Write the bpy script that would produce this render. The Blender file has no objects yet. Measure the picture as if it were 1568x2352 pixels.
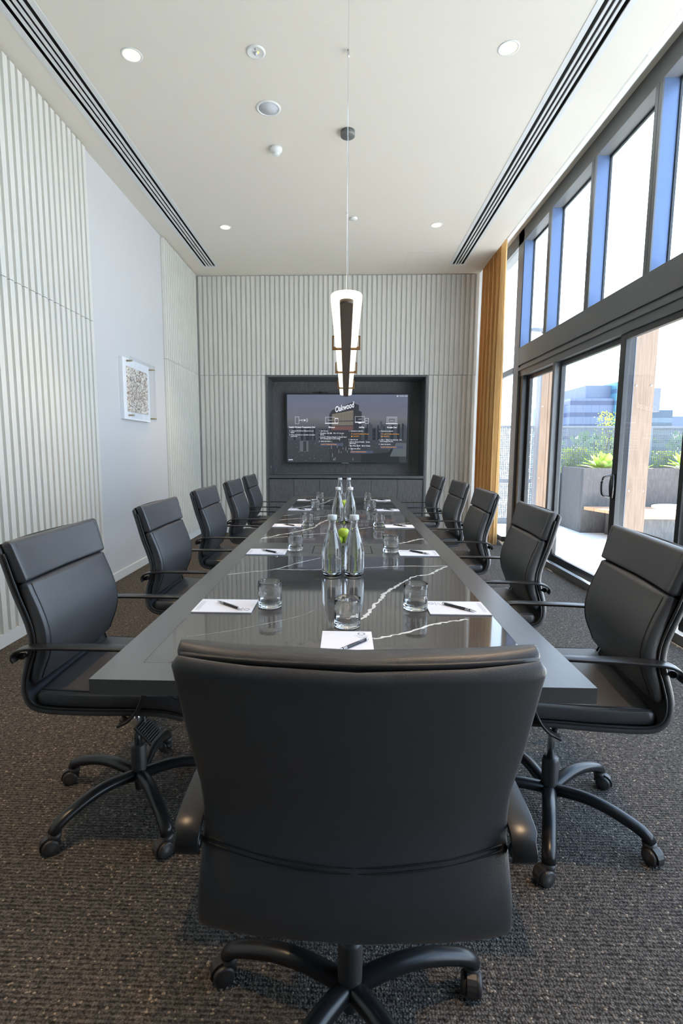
import bpy, bmesh, math, random
from mathutils import Vector, Matrix
random.seed(7)
S = bpy.context.scene
COL = S.collection
PI = math.pi
R = math.radians

# ------------------------------------------------------------------ materials
def srgb(r, g, b):
    f = lambda c: (c/255/12.92) if c/255 <= .04045 else ((c/255+.055)/1.055)**2.4
    return (f(r), f(g), f(b), 1)

def mat(name, col, rough=.5, metal=0, spec=.5, emit=None, es=0, bump=None, var=None, coat=0, aniso=None, sheen=0):
    m = bpy.data.materials.new(name); m.use_nodes = True
    n = m.node_tree.nodes; l = m.node_tree.links
    b = n['Principled BSDF']
    b.inputs['Base Color'].default_value = col
    b.inputs['Roughness'].default_value = rough
    b.inputs['Metallic'].default_value = metal
    b.inputs['Specular IOR Level'].default_value = spec
    if coat: b.inputs['Coat Weight'].default_value = coat; b.inputs['Coat Roughness'].default_value = .03
    if sheen: b.inputs['Sheen Weight'].default_value = sheen
    if emit: b.inputs['Emission Color'].default_value = emit; b.inputs['Emission Strength'].default_value = es
    if bump or var:
        tc = n.new('ShaderNodeTexCoord'); mp = n.new('ShaderNodeMapping')
        l.new(tc.outputs['Object'], mp.inputs['Vector'])
        mp.inputs['Scale'].default_value = aniso or (1, 1, 1)
    if bump:
        sc, st, dist = bump
        t = n.new('ShaderNodeTexNoise'); t.inputs['Scale'].default_value = sc; t.inputs['Detail'].default_value = 3
        l.new(mp.outputs[0], t.inputs['Vector'])
        bp = n.new('ShaderNodeBump'); bp.inputs['Strength'].default_value = st; bp.inputs['Distance'].default_value = dist
        l.new(t.outputs['Fac'], bp.inputs['Height']); l.new(bp.outputs[0], b.inputs['Normal'])
    if var:
        sc, c2, lo, hi = var
        t = n.new('ShaderNodeTexNoise'); t.inputs['Scale'].default_value = sc; t.inputs['Detail'].default_value = 4
        l.new(mp.outputs[0], t.inputs['Vector'])
        r = n.new('ShaderNodeValToRGB')
        r.color_ramp.elements[0].position = lo; r.color_ramp.elements[0].color = col
        r.color_ramp.elements[1].position = hi; r.color_ramp.elements[1].color = c2
        l.new(t.outputs['Fac'], r.inputs[0]); l.new(r.outputs[0], b.inputs['Base Color'])
    return m

def mat_emit(name, col, st):
    m = bpy.data.materials.new(name); m.use_nodes = True
    n = m.node_tree.nodes; l = m.node_tree.links; n.clear()
    e = n.new('ShaderNodeEmission'); o = n.new('ShaderNodeOutputMaterial')
    e.inputs[0].default_value = col; e.inputs[1].default_value = st
    l.new(e.outputs[0], o.inputs[0]); return m

def mat_pane(name, tint=(1, 1, 1, 1), ior=1.45):
    m = bpy.data.materials.new(name); m.use_nodes = True
    n = m.node_tree.nodes; l = m.node_tree.links; n.clear()
    t = n.new('ShaderNodeBsdfTransparent'); t.inputs[0].default_value = tint
    g = n.new('ShaderNodeBsdfGlossy'); g.inputs['Roughness'].default_value = .01
    f = n.new('ShaderNodeFresnel'); f.inputs[0].default_value = ior
    x = n.new('ShaderNodeMixShader'); o = n.new('ShaderNodeOutputMaterial')
    ge = n.new('ShaderNodeNewGeometry'); q = n.new('ShaderNodeMath'); q.operation = 'SUBTRACT'; q.inputs[0].default_value = 1; l.new(ge.outputs['Backfacing'], q.inputs[1])
    u = n.new('ShaderNodeMath'); u.operation = 'MULTIPLY'; l.new(q.outputs[0], u.inputs[0]); l.new(f.outputs[0], u.inputs[1])
    l.new(u.outputs[0], x.inputs[0]); l.new(t.outputs[0], x.inputs[1]); l.new(g.outputs[0], x.inputs[2]); l.new(x.outputs[0], o.inputs[0])
    return m

def mat_glass(name, col=(1, 1, 1, 1), ior=1.45, rough=0):
    m = bpy.data.materials.new(name); m.use_nodes = True
    n = m.node_tree.nodes; l = m.node_tree.links; n.clear()
    g = n.new('ShaderNodeBsdfGlass'); o = n.new('ShaderNodeOutputMaterial')
    g.inputs['Color'].default_value = col; g.inputs['IOR'].default_value = ior; g.inputs['Roughness'].default_value = rough
    l.new(g.outputs[0], o.inputs[0]); return m

WHITE = mat('painted_white_wall', (.57, .57, .57, 1), .6)
SLATW = mat('painted_slat_panel', (.67, .655, .60, 1), .45)
CEIL = mat('painted_ceiling', (.76, .715, .625, 1), .7)
SKIRT = mat('skirting_paint', (.72, .73, .71, 1), .4)
VENTW = mat('vent_white', (.72, .73, .71, 1), .4)
DARKGAP = mat('dark_gap', (.012, .012, .012, 1), .8)
FRAME = mat('window_frame_grey', (.115, .122, .128, 1), .38, .25)
FRAMESKY = mat('window_reveal_painted_sky', (.095, .15, .28, 1), .40, .3)  # grey frame reveals; reflected skylight painted in as blue base colour
FRAMED = mat('door_frame_dark', (.028, .03, .032, 1), .35, .2)
BLACKGLOSS = mat('black_gloss', (.012, .012, .012, 1), .12, 0, .6)
LEATHER = mat('charcoal_leather', (.048, .048, .051, 1), .39, 0, .6, bump=(620, .35, .0009))
LEATHERD = mat('piping_leather', (.015, .015, .015, 1), .45)
BLACKMET = mat('black_powdercoat', (.022, .022, .023, 1), .30, .35)
BLACKPL = mat('black_plastic', (.03, .028, .027, 1), .42)
CHROME = mat('chrome', (.75, .76, .78, 1), .12, 1)
TWOOD = mat('table_charcoal_wood', (.048, .049, .047, 1), .32, 0, 1.0, var=(9, (.064, .065, .062, 1), .35, .75), aniso=(14, 1.2, 30), coat=.6)
TWOOD.node_tree.nodes['Principled BSDF'].inputs['Coat Roughness'].default_value = .28
TSTONE = mat('table_charcoal_stone', (.070, .067, .064, 1), .045, 0, .85, var=(5, (.088, .084, .079, 1), .35, .7))
VEIN = mat('white_stone_vein', (.80, .79, .75, 1), .08, 0, .6, var=(22, (.55, .54, .52, 1), .45, .7))
NWOOD = mat('joinery_charcoal_oak', (.070, .072, .076, 1), .5, 0, .5, var=(5, (.17, .17, .175, 1), .4, .68), aniso=(60, 10, 2.2))
NFRAME = mat('joinery_frame', (.085, .092, .096, 1), .4)
PAPER = mat('white_paper', (.86, .86, .93, 1), .7)
PAPERB = mat('paper_edge', (.35, .36, .42, 1), .7)
INK = mat('grey_ink', (.20, .21, .25, 1), .6)
PEN = mat('pen_graphite', (.03, .03, .035, 1), .25, .3)
GLASS = mat_glass('tumbler_glass', (1, 1, 1, 1), 1.46)
BGLASS = mat_glass('bottle_glass', (1, 1, 1, 1), 1.46)
WATER = mat_glass('water', (1, 1, 1, 1), 1.33)
PANE = mat_pane('window_pane')
ACRYL = mat_pane('acrylic_sheet', (.97, .98, .99, 1), 1.35)
CAPW = mat('white_cap', (.75, .75, .73, 1), .35)
APPLE = mat('green_apple', (.36, .52, .03, 1), .25, var=(7, (.55, .66, .08, 1), .35, .7))
STEM = mat('apple_stem', (.09, .05, .02, 1), .7)
CURT = mat('ochre_curtain', (.80, .52, .22, 1), .75, 0, .2, sheen=.4, var=(3, (.66, .40, .15, 1), .3, .7), aniso=(30, 30, 1.5))
CANOPY = mat('pendant_canopy_grey', (.14, .15, .15, 1), .4, .3)
BRONZE = mat('pendant_bronze', (.16, .09, .04, 1), .4, .6)
COREM = mat('pendant_core', (.055, .038, .026, 1), .6, var=(12, (.08, .055, .038, 1), .4, .7))
PGLOW = mat_emit('pendant_opal_glow', (1, .89, .68, 1), 2.2)
DGLOW = mat_emit('downlight_glow', (1, .88, .62, 1), 1.6)
LED = mat_emit('indicator_led', (1, .9, .1, 1), 3)
SPKG = mat('speaker_grille', (.55, .57, .60, 1), .7)
WPLAST = mat('white_plastic', (.80, .80, .77, 1), .35)
DECK = mat('pale_terrace_paving', (.72, .71, .68, 1), .8, var=(2.5, (.64, .63, .60, 1), .4, .6))
TIMBER = mat('weathered_timber', (.255, .18, .13, 1), .75, var=(3.2, (.19, .13, .09, 1), .42, .66), aniso=(22, 22, .9))
BENCHT = mat('bench_timber', (.52, .30, .18, 1), .7, var=(6, (.40, .20, .11, 1), .4, .7), aniso=(2, 18, 18))
STEEL = mat('grey_steel', (.13, .145, .17, 1), .45, .5)
PLANT = mat('grey_planter_concrete', (.085, .085, .087, 1), .85, var=(8, (.12, .12, .12, 1), .4, .7), aniso=(5, 5, 1))
AGAVE = mat('agave_leaf', (.42, .58, .13, 1), .5, var=(4, (.62, .72, .30, 1), .4, .7))
HEDGE = mat('hedge_leaf', (.32, .46, .05, 1), .6, var=(6, (.55, .62, .10, 1), .4, .65))
TREEL = mat('tree_leaf', (.12, .22, .09, 1), .6)
VINE = mat('trailing_succulent', (.50, .55, .40, 1), .6)
PEBBLE = mat('white_pebbles', (.75, .74, .70, 1), .8)
GROUNDM = mat('street_ground', (.28, .30, .30, 1), .9)
TVF = mat('display_bezel', (.02, .03, .035, 1), .3)
ARTSH = mat('art_shell_texture', (.34, .24, .17, 1), .35, .1, .7, bump=(60, .8, .01), var=(48, (.92, .86, .78, 1), .40, .60))
BRASS = mat('aged_brass', (.36, .31, .18, 1), .4, .7)
ARTW = mat('art_white_block', (.84, .84, .86, 1), .5)

def translucent(m, col, f):
    n = m.node_tree.nodes; l = m.node_tree.links; b = n['Principled BSDF']; o = n['Material Output']
    t = n.new('ShaderNodeBsdfTranslucent'); t.inputs[0].default_value = col; x = n.new('ShaderNodeMixShader'); x.inputs[0].default_value = f
    l.new(b.outputs[0], x.inputs[1]); l.new(t.outputs[0], x.inputs[2]); l.new(x.outputs[0], o.inputs[0])
translucent(CURT, (.85, .56, .24, 1), .22)
# carpet
def carpet():
    m = bpy.data.materials.new('loop_carpet'); m.use_nodes = True
    n = m.node_tree.nodes; l = m.node_tree.links; b = n['Principled BSDF']
    b.inputs['Roughness'].default_value = .95; b.inputs['Specular IOR Level'].default_value = .12
    tc = n.new('ShaderNodeTexCoord')
    mp = n.new('ShaderNodeMapping'); mp.inputs['Scale'].default_value = (1, 1.25, 1); l.new(tc.outputs['Object'], mp.inputs[0])
    v = n.new('ShaderNodeTexVoronoi'); v.inputs['Scale'].default_value = 150; v.inputs['Randomness'].default_value = .75; l.new(mp.outputs[0], v.inputs['Vector'])
    w = n.new('ShaderNodeTexWave'); w.bands_direction = 'Y'; w.inputs['Scale'].default_value = 26; w.inputs['Distortion'].default_value = 2.2
    w.inputs['Detail'].default_value = 2; w.inputs['Detail Scale'].default_value = 3
    l.new(tc.outputs['Object'], w.inputs['Vector'])
    inv = n.new('ShaderNodeMath'); inv.operation = 'MULTIPLY_ADD'; inv.inputs[1].default_value = -1.1; inv.inputs[2].default_value = .9
    l.new(v.outputs['Distance'], inv.inputs[0])
    ad = n.new('ShaderNodeMath'); ad.operation = 'MULTIPLY_ADD'; ad.inputs[1].default_value = .45; l.new(w.outputs['Fac'], ad.inputs[0]); l.new(inv.outputs[0], ad.inputs[2])
    bp = n.new('ShaderNodeBump'); bp.inputs['Strength'].default_value = .9; bp.inputs['Distance'].default_value = .006
    l.new(ad.outputs[0], bp.inputs['Height']); l.new(bp.outputs[0], b.inputs['Normal'])
    # tone: mottled charcoal-brown with pale flecks
    nz = n.new('ShaderNodeTexNoise'); nz.inputs['Scale'].default_value = 60; nz.inputs['Detail'].default_value = 2; l.new(tc.outputs['Object'], nz.inputs['Vector'])
    r = n.new('ShaderNodeValToRGB'); r.color_ramp.elements[0].position = .35; r.color_ramp.elements[0].color = (.066, .061, .057, 1)
    r.color_ramp.elements[1].position = .68; r.color_ramp.elements[1].color = (.138, .124, .108, 1); l.new(nz.outputs['Fac'], r.inputs[0])
    mu = n.new('ShaderNodeMix'); mu.data_type = 'RGBA'; mu.blend_type = 'MULTIPLY'; mu.inputs[0].default_value = .85
    l.new(r.outputs[0], mu.inputs[6])
    cr = n.new('ShaderNodeValToRGB'); cr.color_ramp.elements[0].position = .1; cr.color_ramp.elements[0].color = (.22, .22, .22, 1)
    cr.color_ramp.elements[1].position = .9; cr.color_ramp.elements[1].color = (1.5, 1.5, 1.5, 1); l.new(ad.outputs[0], cr.inputs[0]); l.new(cr.outputs[0], mu.inputs[7])
    wn = n.new('ShaderNodeMath'); wn.operation = 'GREATER_THAN'; wn.inputs[1].default_value = .974
    sep = n.new('ShaderNodeSeparateColor'); l.new(v.outputs['Color'], sep.inputs[0]); l.new(sep.outputs[0], wn.inputs[0])
    mx = n.new('ShaderNodeMix'); mx.data_type = 'RGBA'; l.new(wn.outputs[0], mx.inputs[0]); l.new(mu.outputs[2], mx.inputs[6]); mx.inputs[7].default_value = (.31, .26, .20, 1)
    l.new(mx.outputs[2], b.inputs['Base Color'])
    return m
CARPET = carpet()

def perforated():
    m = bpy.data.materials.new('perforated_metal'); m.use_nodes = True
    n = m.node_tree.nodes; l = m.node_tree.links; b = n['Principled BSDF']; o = n['Material Output']
    b.inputs['Base Color'].default_value = (.10, .115, .13, 1); b.inputs['Roughness'].default_value = .5
    tc = n.new('ShaderNodeTexCoord')
    sx = n.new('ShaderNodeSeparateXYZ'); l.new(tc.outputs['Object'], sx.inputs[0])
    def M(op, a, bb=None, c=None):
        q = n.new('ShaderNodeMath'); q.operation = op
        for i, val in enumerate((a, bb, c)):
            if val is None: continue
            if isinstance(val, (int, float)): q.inputs[i].default_value = val
            else: l.new(val, q.inputs[i])
        return q.outputs[0]
    add = M('ADD', sx.outputs[0], sx.outputs[1])
    P = .0325
    fx = M('SUBTRACT', M('FRACT', M('DIVIDE', add, P)), .5)
    fz = M('SUBTRACT', M('FRACT', M('DIVIDE', sx.outputs[2], P)), .5)
    d = M('SQRT', M('ADD', M('MULTIPLY', fx, fx), M('MULTIPLY', fz, fz)))
    ix = M('FLOOR', M('DIVIDE', add, P)); iz = M('FLOOR', M('DIVIDE', sx.outputs[2], P))
    cb = n.new('ShaderNodeCombineXYZ'); l.new(ix, cb.inputs[0]); l.new(iz, cb.inputs[2])
    wn = n.new('ShaderNodeTexWhiteNoise'); l.new(cb.outputs[0], wn.inputs['Vector'])
    rad = M('MULTIPLY_ADD', wn.outputs['Value'], .18, .27)
    hole = M('LESS_THAN', d, rad)
    t = n.new('ShaderNodeBsdfTransparent'); x = n.new('ShaderNodeMixShader')
    l.new(hole, x.inputs[0]); l.new(b.outputs[0], x.inputs[1]); l.new(t.outputs[0], x.inputs[2]); l.new(x.outputs[0], o.inputs[0])
    return m
PERF = perforated()

def facade(name, c1, c2, rows, cols):
    m = bpy.data.materials.new(name); m.use_nodes = True
    n = m.node_tree.nodes; l = m.node_tree.links; b = n['Principled BSDF']
    b.inputs['Roughness'].default_value = .4
    tc = n.new('ShaderNodeTexCoord'); sx = n.new('ShaderNodeSeparateXYZ'); l.new(tc.outputs['Object'], sx.inputs[0])
    def M(op, a, v):
        q = n.new('ShaderNodeMath'); q.operation = op
        if isinstance(a, float): q.inputs[0].default_value = a
        else: l.new(a, q.inputs[0])
        if isinstance(v, float): q.inputs[1].default_value = v
        else: l.new(v, q.inputs[1])
        return q.outputs[0]
    fz = M('LESS_THAN', M('FRACT', M('DIVIDE', sx.outputs[2], float(rows)), 0.), .38)
    fx = M('LESS_THAN', M('FRACT', M('DIVIDE', M('ADD', sx.outputs[0], sx.outputs[1]), float(cols)), 0.), .08)
    k = M('MAXIMUM', fz, M('MULTIPLY', fx, .45))
    mx = n.new('ShaderNodeMix'); mx.data_type = 'RGBA'; l.new(k, mx.inputs[0]); mx.inputs[6].default_value = c1; mx.inputs[7].default_value = c2
    l.new(mx.outputs[2], b.inputs['Base Color']); return m

# ------------------------------------------------------------------ mesh helpers
class MB:
    def __init__(s): s.v = []; s.f = []; s.m = []; s.sm = []
    def add(s, vs, fs, mi=0, smooth=False):
        o = len(s.v); s.v += [tuple(p) for p in vs]
        for f in fs: s.f.append([i+o for i in f]); s.m.append(mi); s.sm.append(smooth)
    def box(s, x0, x1, y0, y1, z0, z1, mi=0):
        s.add([(x0,y0,z0),(x1,y0,z0),(x1,y1,z0),(x0,y1,z0),(x0,y0,z1),(x1,y0,z1),(x1,y1,z1),(x0,y1,z1)],
              [(0,3,2,1),(4,5,6,7),(0,1,5,4),(1,2,6,5),(2,3,7,6),(3,0,4,7)], mi); return s
    def rings(s, rs, mi=0, smooth=True, cap=True, closed=False):
        k = len(rs[0]); vs = [p for r in rs for p in r]; fs = []
        n = len(rs)
        for i in range(n if closed else n-1):
            j = (i+1) % n
            for a in range(k):
                b = (a+1) % k
                fs.append((i*k+a, i*k+b, j*k+b, j*k+a))
        s.add(vs, fs, mi, smooth)
        if cap and not closed:
            o = len(s.v)-len(vs)
            s.f.append([o+a for a in reversed(range(k))]); s.m.append(mi); s.sm.append(False)
            s.f.append([o+(n-1)*k+a for a in range(k)]); s.m.append(mi); s.sm.append(False)
        return s
    def lathe(s, prof, seg=24, mi=0, c=(0,0,0), cap=True, smooth=True, axis='z', rf=None):
        rs = []
        for r, z in prof:
            ring = []
            for a in range(seg):
                t = 2*PI*a/seg; rr = r*(rf(a) if rf else 1)
                p = (rr*math.cos(t), rr*math.sin(t), z)
                if axis == 'y': p = (p[0], z, -p[1])
                if axis == 'x': p = (z, p[0], p[1])
                ring.append((p[0]+c[0], p[1]+c[1], p[2]+c[2]))
            rs.append(ring)
        s.rings(rs, mi, smooth, cap); return s
    def tube(s, pts, r, seg=8, mi=0, ry=None, up=(0,0,1)):
        pts = [Vector(p) for p in pts]; rs = []
        n = len(pts)
        for i, p in enumerate(pts):
            t = (pts[min(i+1,n-1)]-pts[max(i-1,0)]).normalized()
            u = Vector(up)
            if abs(t.dot(u)) > .98: u = Vector((1,0,0)) if abs(t.x) < .9 else Vector((0,1,0))
            a = t.cross(u).normalized(); b = a.cross(t).normalized()
            r1 = r[i] if isinstance(r, (list, tuple)) else r
            r2 = (ry[i] if isinstance(ry, (list, tuple)) else ry) if ry is not None else r1
            rs.append([tuple(p + a*r1*math.cos(2*PI*k/seg) + b*r2*math.sin(2*PI*k/seg)) for k in range(seg)])
        s.rings(rs, mi, True, True); return s
    def build(s, name, mats, parent=None, loc=(0,0,0), bevel=0):
        me = bpy.data.meshes.new(name); me.from_pydata(s.v, [], s.f)
        if not isinstance(mats, (list, tuple)): mats = [mats]
        for m in mats: me.materials.append(m)
        for p, mi, sm in zip(me.polygons, s.m, s.sm): p.material_index = mi; p.use_smooth = sm
        me.update()
        bm = bmesh.new(); bm.from_mesh(me); bmesh.ops.recalc_face_normals(bm, faces=bm.faces); bm.to_mesh(me); bm.free()
        o = bpy.data.objects.new(name, me); COL.objects.link(o); o.location = loc
        if parent: o.parent = parent
        if bevel:
            b = o.modifiers.new('bevel', 'BEVEL'); b.width = bevel; b.segments = 2; b.limit_method = 'ANGLE'
        return o

def box(name, m, x0, x1, y0, y1, z0, z1, parent=None, bevel=0):
    return MB().box(x0, x1, y0, y1, z0, z1).build(name, m, parent, bevel=bevel)

def tag(o, label=None, cat=None, group=None, kind=None):
    if label: o['label'] = label
    if cat: o['category'] = cat
    if group: o['group'] = group
    if kind: o['kind'] = kind
    return o

def thing(name, loc, label, cat, rz=0, group=None, kind=None):
    o = bpy.data.objects.new(name, None); COL.objects.link(o); o.location = loc; o.rotation_euler = (0, 0, rz)
    o.empty_display_size = .1
    return tag(o, label, cat, group, kind)

def copy_tree(o, parent=None):
    c = o.copy(); COL.objects.link(c)
    if parent: c.parent = parent
    for ch in list(o.children): copy_tree(ch, c)
    return c

def text_mesh(mb, s, size, x, z, y, mi=0, align='LEFT', shear=0, bold=0, plane='xz', rot=0, wx=1, font=None):
    c = bpy.data.curves.new('t', 'FONT'); c.body = s; c.size = size; c.align_x = align; c.shear = shear; c.offset = bold
    c.resolution_u = 3
    o = bpy.data.objects.new('t', c); COL.objects.link(o)
    dg = bpy.context.evaluated_depsgraph_get(); me = bpy.data.meshes.new_from_object(o.evaluated_get(dg))
    vs = []
    cr, sr = math.cos(rot), math.sin(rot)
    for v in me.vertices:
        a, b = v.co.x*wx, v.co.y
        a, b = a*cr-b*sr, a*sr+b*cr
        vs.append((x+a, y, z+b) if plane == 'xz' else (x+a, y+b, z))
    mb.add(vs, [list(p.vertices) for p in me.polygons], mi)
    bpy.data.objects.remove(o); bpy.data.curves.remove(c); bpy.data.meshes.remove(me)

def catmull(P, n):
    P = [Vector(p) for p in P]; out = []
    Q = [2*P[0]-P[1]] + P + [2*P[-1]-P[-2]]
    for i in range(1, len(Q)-2):
        for k in range(12):
            t = k/12; a, b, c, d = Q[i-1], Q[i], Q[i+1], Q[i+2]
            out.append(.5*((2*b)+(c-a)*t+(2*a-5*b+4*c-d)*t*t+(3*b-a-3*c+d)*t**3))
    out.append(P[-1])
    L = [0]
    for i in range(1, len(out)): L.append(L[-1]+(out[i]-out[i-1]).length)
    res = []; j = 0
    for k in range(n):
        s = L[-1]*k/(n-1)
        while j < len(L)-2 and L[j+1] < s: j += 1
        t = (s-L[j])/max(L[j+1]-L[j], 1e-9)
        res.append(out[j].lerp(out[j+1], min(max(t, 0), 1)))
    return res, L[-1]

# ------------------------------------------------------------------ ROOM SHELL
CZ = 4.10; XL = -2.40; YB = 8.43; YF = -.7
def struct(o): o['kind'] = 'structure'; return o
struct(box('floor', CARPET, XL-.1, 2.48, YF, 8.85, -.06, 0))
# ceiling with two slots
SLOTS = [(-2.172, -1.920), (1.512, 1.752)]; SY1 = 8.06
mb = MB()
xs = [XL-.1, SLOTS[0][0], SLOTS[0][1], SLOTS[1][0], SLOTS[1][1], 2.06]
for i in (0, 2, 4): mb.box(xs[i], xs[i+1], YF, YB+.1, CZ, CZ+.12)
for i in (1, 3): mb.box(xs[i], xs[i+1], SY1, YB+.1, CZ, CZ+.12)
mb.box(2.045, 2.06, YF, YB+.1, CZ+.12, 4.46)
mb.box(2.045, 2.75, YF, 8.85, 4.44, 4.5)
struct(mb.build('ceiling', CEIL))
# left wall : plain
struct(box('wall_left', WHITE, XL-.14, XL, YF, YB+.1, 0, CZ+.12))
box('wall_front_blocker', mat('front_wall_bounce_cut', (.03, .03, .03, 1), .8), XL-.1, 2.7, YF-.14, YF, 0, 4.5)['kind'] = 'structure'  # unseen wall, set close and near black to keep bounce off the foreground chair

def rib_panel(mb, s0, s1, z0, z1, per, front, depth, place, back):
    """vertical ribs along s; place(s, d) -> (x, y); d = distance out of the wall"""
    pts = [(s0, 0)]
    s = s0
    flat, sl = per*.60, per*.035
    base = per-flat-2*sl
    pts = []
    while s + per <= s1+1e-6:
        pts += [(s+base*.5, 0), (s+base*.5+sl, depth), (s+base*.5+sl+flat, depth), (s+base*.5+2*sl+flat, 0)]
        s += per
    pts = [(s0, 0)] + pts + [(s1, 0)]
    n = len(pts); vs = []
    for z in (z0, z1):
        for a, d in pts: x, y = place(a, d); vs.append((x, y, z))
    for z in (z0, z1):
        for a in (pts[0][0], pts[-1][0]): x, y = place(a, -back); vs.append((x, y, z))
    fs = [(i, i+1, n+i+1, n+i) for i in range(n-1)]
    b0, b1, t0, t1 = 2*n, 2*n+1, 2*n+2, 2*n+3
    fs += [(b0, b1, t1, t0), (0, n, t0, b0), (n-1, b1, t1, 2*n-1), list(range(n))+[b1, b0], list(range(2*n-1, n-1, -1))+[t0, t1]]
    mb.add(vs, fs)

def left_panel(nm, y0, y1, per, off):
    mb = MB()
    pl = lambda s, d: (XL+off+d, s)
    for z0, z1 in ((.097, 2.563), (2.568, 4.085)): rib_panel(mb, y0, y1, z0, z1, per, 0, .023, pl, off-.002)
    o = mb.build(nm, SLATW); return struct(o)
o = left_panel('trim_1', 4.95-.0833*90, 4.95, .0833, .006)
o = left_panel('trim_2', 6.90, 6.90+.0765*20-.002, .0765, .018)
# baseboards
struct(box('baseboard_left', SKIRT, XL, XL+.016, 4.951, 6.899, 0, .092, bevel=.003))
struct(box('baseboard_left', SKIRT, XL, XL+.028, YF, 4.95, 0, .095))
struct(box('baseboard_left', SKIRT, XL, XL+.036, 6.90, YB, 0, .095))
# back wall
mb = MB()
NX0, NX1, NZ = -1.285, 1.300, 2.565
mb.box(XL, NX0, YB+.03, YB+.12, 0, CZ+.1); mb.box(NX1, 2.2, YB+.03, YB+.12, 0, 4.5); mb.box(2.15, 2.2, YB+.12, 8.85, 0, 4.5); mb.box(2.2, 2.46, 8.80, 8.85, 0, 4.5); mb.box(NX0, NX1, YB+.03, YB+.12, NZ, CZ+.1)
struct(mb.build('wall_back', WHITE))
mb = MB(); pb = lambda s, d: (s, YB+.02-d)
per = .0765
nL = int(((NX0-.004)-(-2.362))/per); rib_panel(mb, NX0-.004-nL*per, NX0-.004, .10, 2.560, per, 0, .023, pb, .009)
nR = int((2.12-(NX1+.004))/per); rib_panel(mb, NX1+.004, NX1+.004+nR*per, .10, 2.560, per, 0, .023, pb, .009)
x0 = NX0-.004-nL*per; rib_panel(mb, x0, x0+per*int((2.12-x0)/per), 2.568, 4.085, per, 0, .023, pb, .009)
struct(mb.build('trim_3', SLATW))
mb = MB(); mb.box(XL+.03, NX0, YB+.0, YB+.03, 0, .097); mb.box(NX1, 2.12, YB, YB+.03, 0, .097)
struct(mb.build('baseboard_back', SKIRT))

# ------------------------------------------------------------------ NICHE JOINERY
t = thing('media_cabinet', (0, YB, 0), 'charcoal timber wall unit with recessed screen niche above low cupboards', 'cabinet')
def rel(mb, nm, m, par, base, **k):
    mb.v = [(x-base[0], y-base[1], z-base[2]) for x, y, z in mb.v]; return mb.build(nm, m, par, **k)
B0 = (0, YB, 0)
mb = MB(); YD = 9.05
mb.box(NX0, NX0+.028, YB-.004, YD, 0, NZ-.0); mb.box(NX1-.028, NX1, YB-.004, YD, 0, NZ); mb.box(NX0+.028, NX1-.028, YB-.004, YD, NZ-.028, NZ)
rel(mb, 'surround', NFRAME, t, B0)
xm = .005
for a, b in ((NX0+.028, xm-.002), (xm+.002, NX1-.028)):
    rel(MB().box(a, b, YD-.02, YD, .96, NZ-.028), 'back_panel', NWOOD, t, B0)
rel(MB().box(xm-.002, xm+.002, YD-.014, YD-.005, .96, 1.3), 'panel_joint', DARKGAP, t, B0)
rel(MB().box(NX0+.028, NX1-.028, YB-.002, YD-.02, .915, .96), 'counter_top', NFRAME, t, B0, bevel=.002)
rel(MB().box(NX0+.028, NX1-.028, YB+.045, YD-.1, .05, .915), 'carcass', DARKGAP, t, B0)
rel(MB().box(NX0+.028, NX1-.028, YB+.06, YD-.2, 0, .05), 'plinth', DARKGAP, t, B0)
DX = [NX0+.03, -.846, -.420, .003, .427, .855, NX1-.03]
for i in range(6):
    rel(MB().box(DX[i]+.0025, DX[i+1]-.0025, YB+.018, YB+.04, .06, .898), 'cupboard_door', NWOOD, t, B0, bevel=.001)
s = thing('light_switch', (NX0+.0281, 8.62, 1.045), 'small black wall switch on the left inner side of the screen niche', 'switch')
MB().box(0, .008, -.035, .035, 0, .09).build('switch_plate', BLACKPL, s, bevel=.002)
MB().box(.008, .012, -.012, .012, .02, .07).build('rocker', CAPW, s)

# ------------------------------------------------------------------ DISPLAY
TX0, TX1, TZ0, TZ1, TY = -1.022, 1.078, 1.140, 2.334, 8.93
t = thing('display_screen', (0, TY, TZ0), 'large flat wall screen in the dark niche, showing dusk city view and instructions', 'screen')
B1 = (0, TY, TZ0)
mb = MB(); mb.box(TX0, TX1, TY+.012, TY+.06, TZ0, TZ1); mb.box(-.3, .3, TY+.06, TY+.10, TZ0+.3, TZ1-.3)
rel(mb, 'housing', TVF, t, B1)
mb = MB(); w = .02
for q in ((TX0, TX1, TZ0, TZ0+w+.004), (TX0, TX1, TZ1-w, TZ1), (TX0, TX0+w, TZ0+w+.004, TZ1-w), (TX1-w, TX1, TZ0+w+.004, TZ1-w)):
    mb.box(q[0], q[1], TY-.004, TY+.012, q[2], q[3])
mb.box(-.06, .06, TY-.006, TY-.004, TZ0+.006, TZ0+.016, 1)
rel(mb, 'bezel', [TVF, mat('bezel_badge', (.35, .42, .45, 1), .3)], t, B1)
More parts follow.
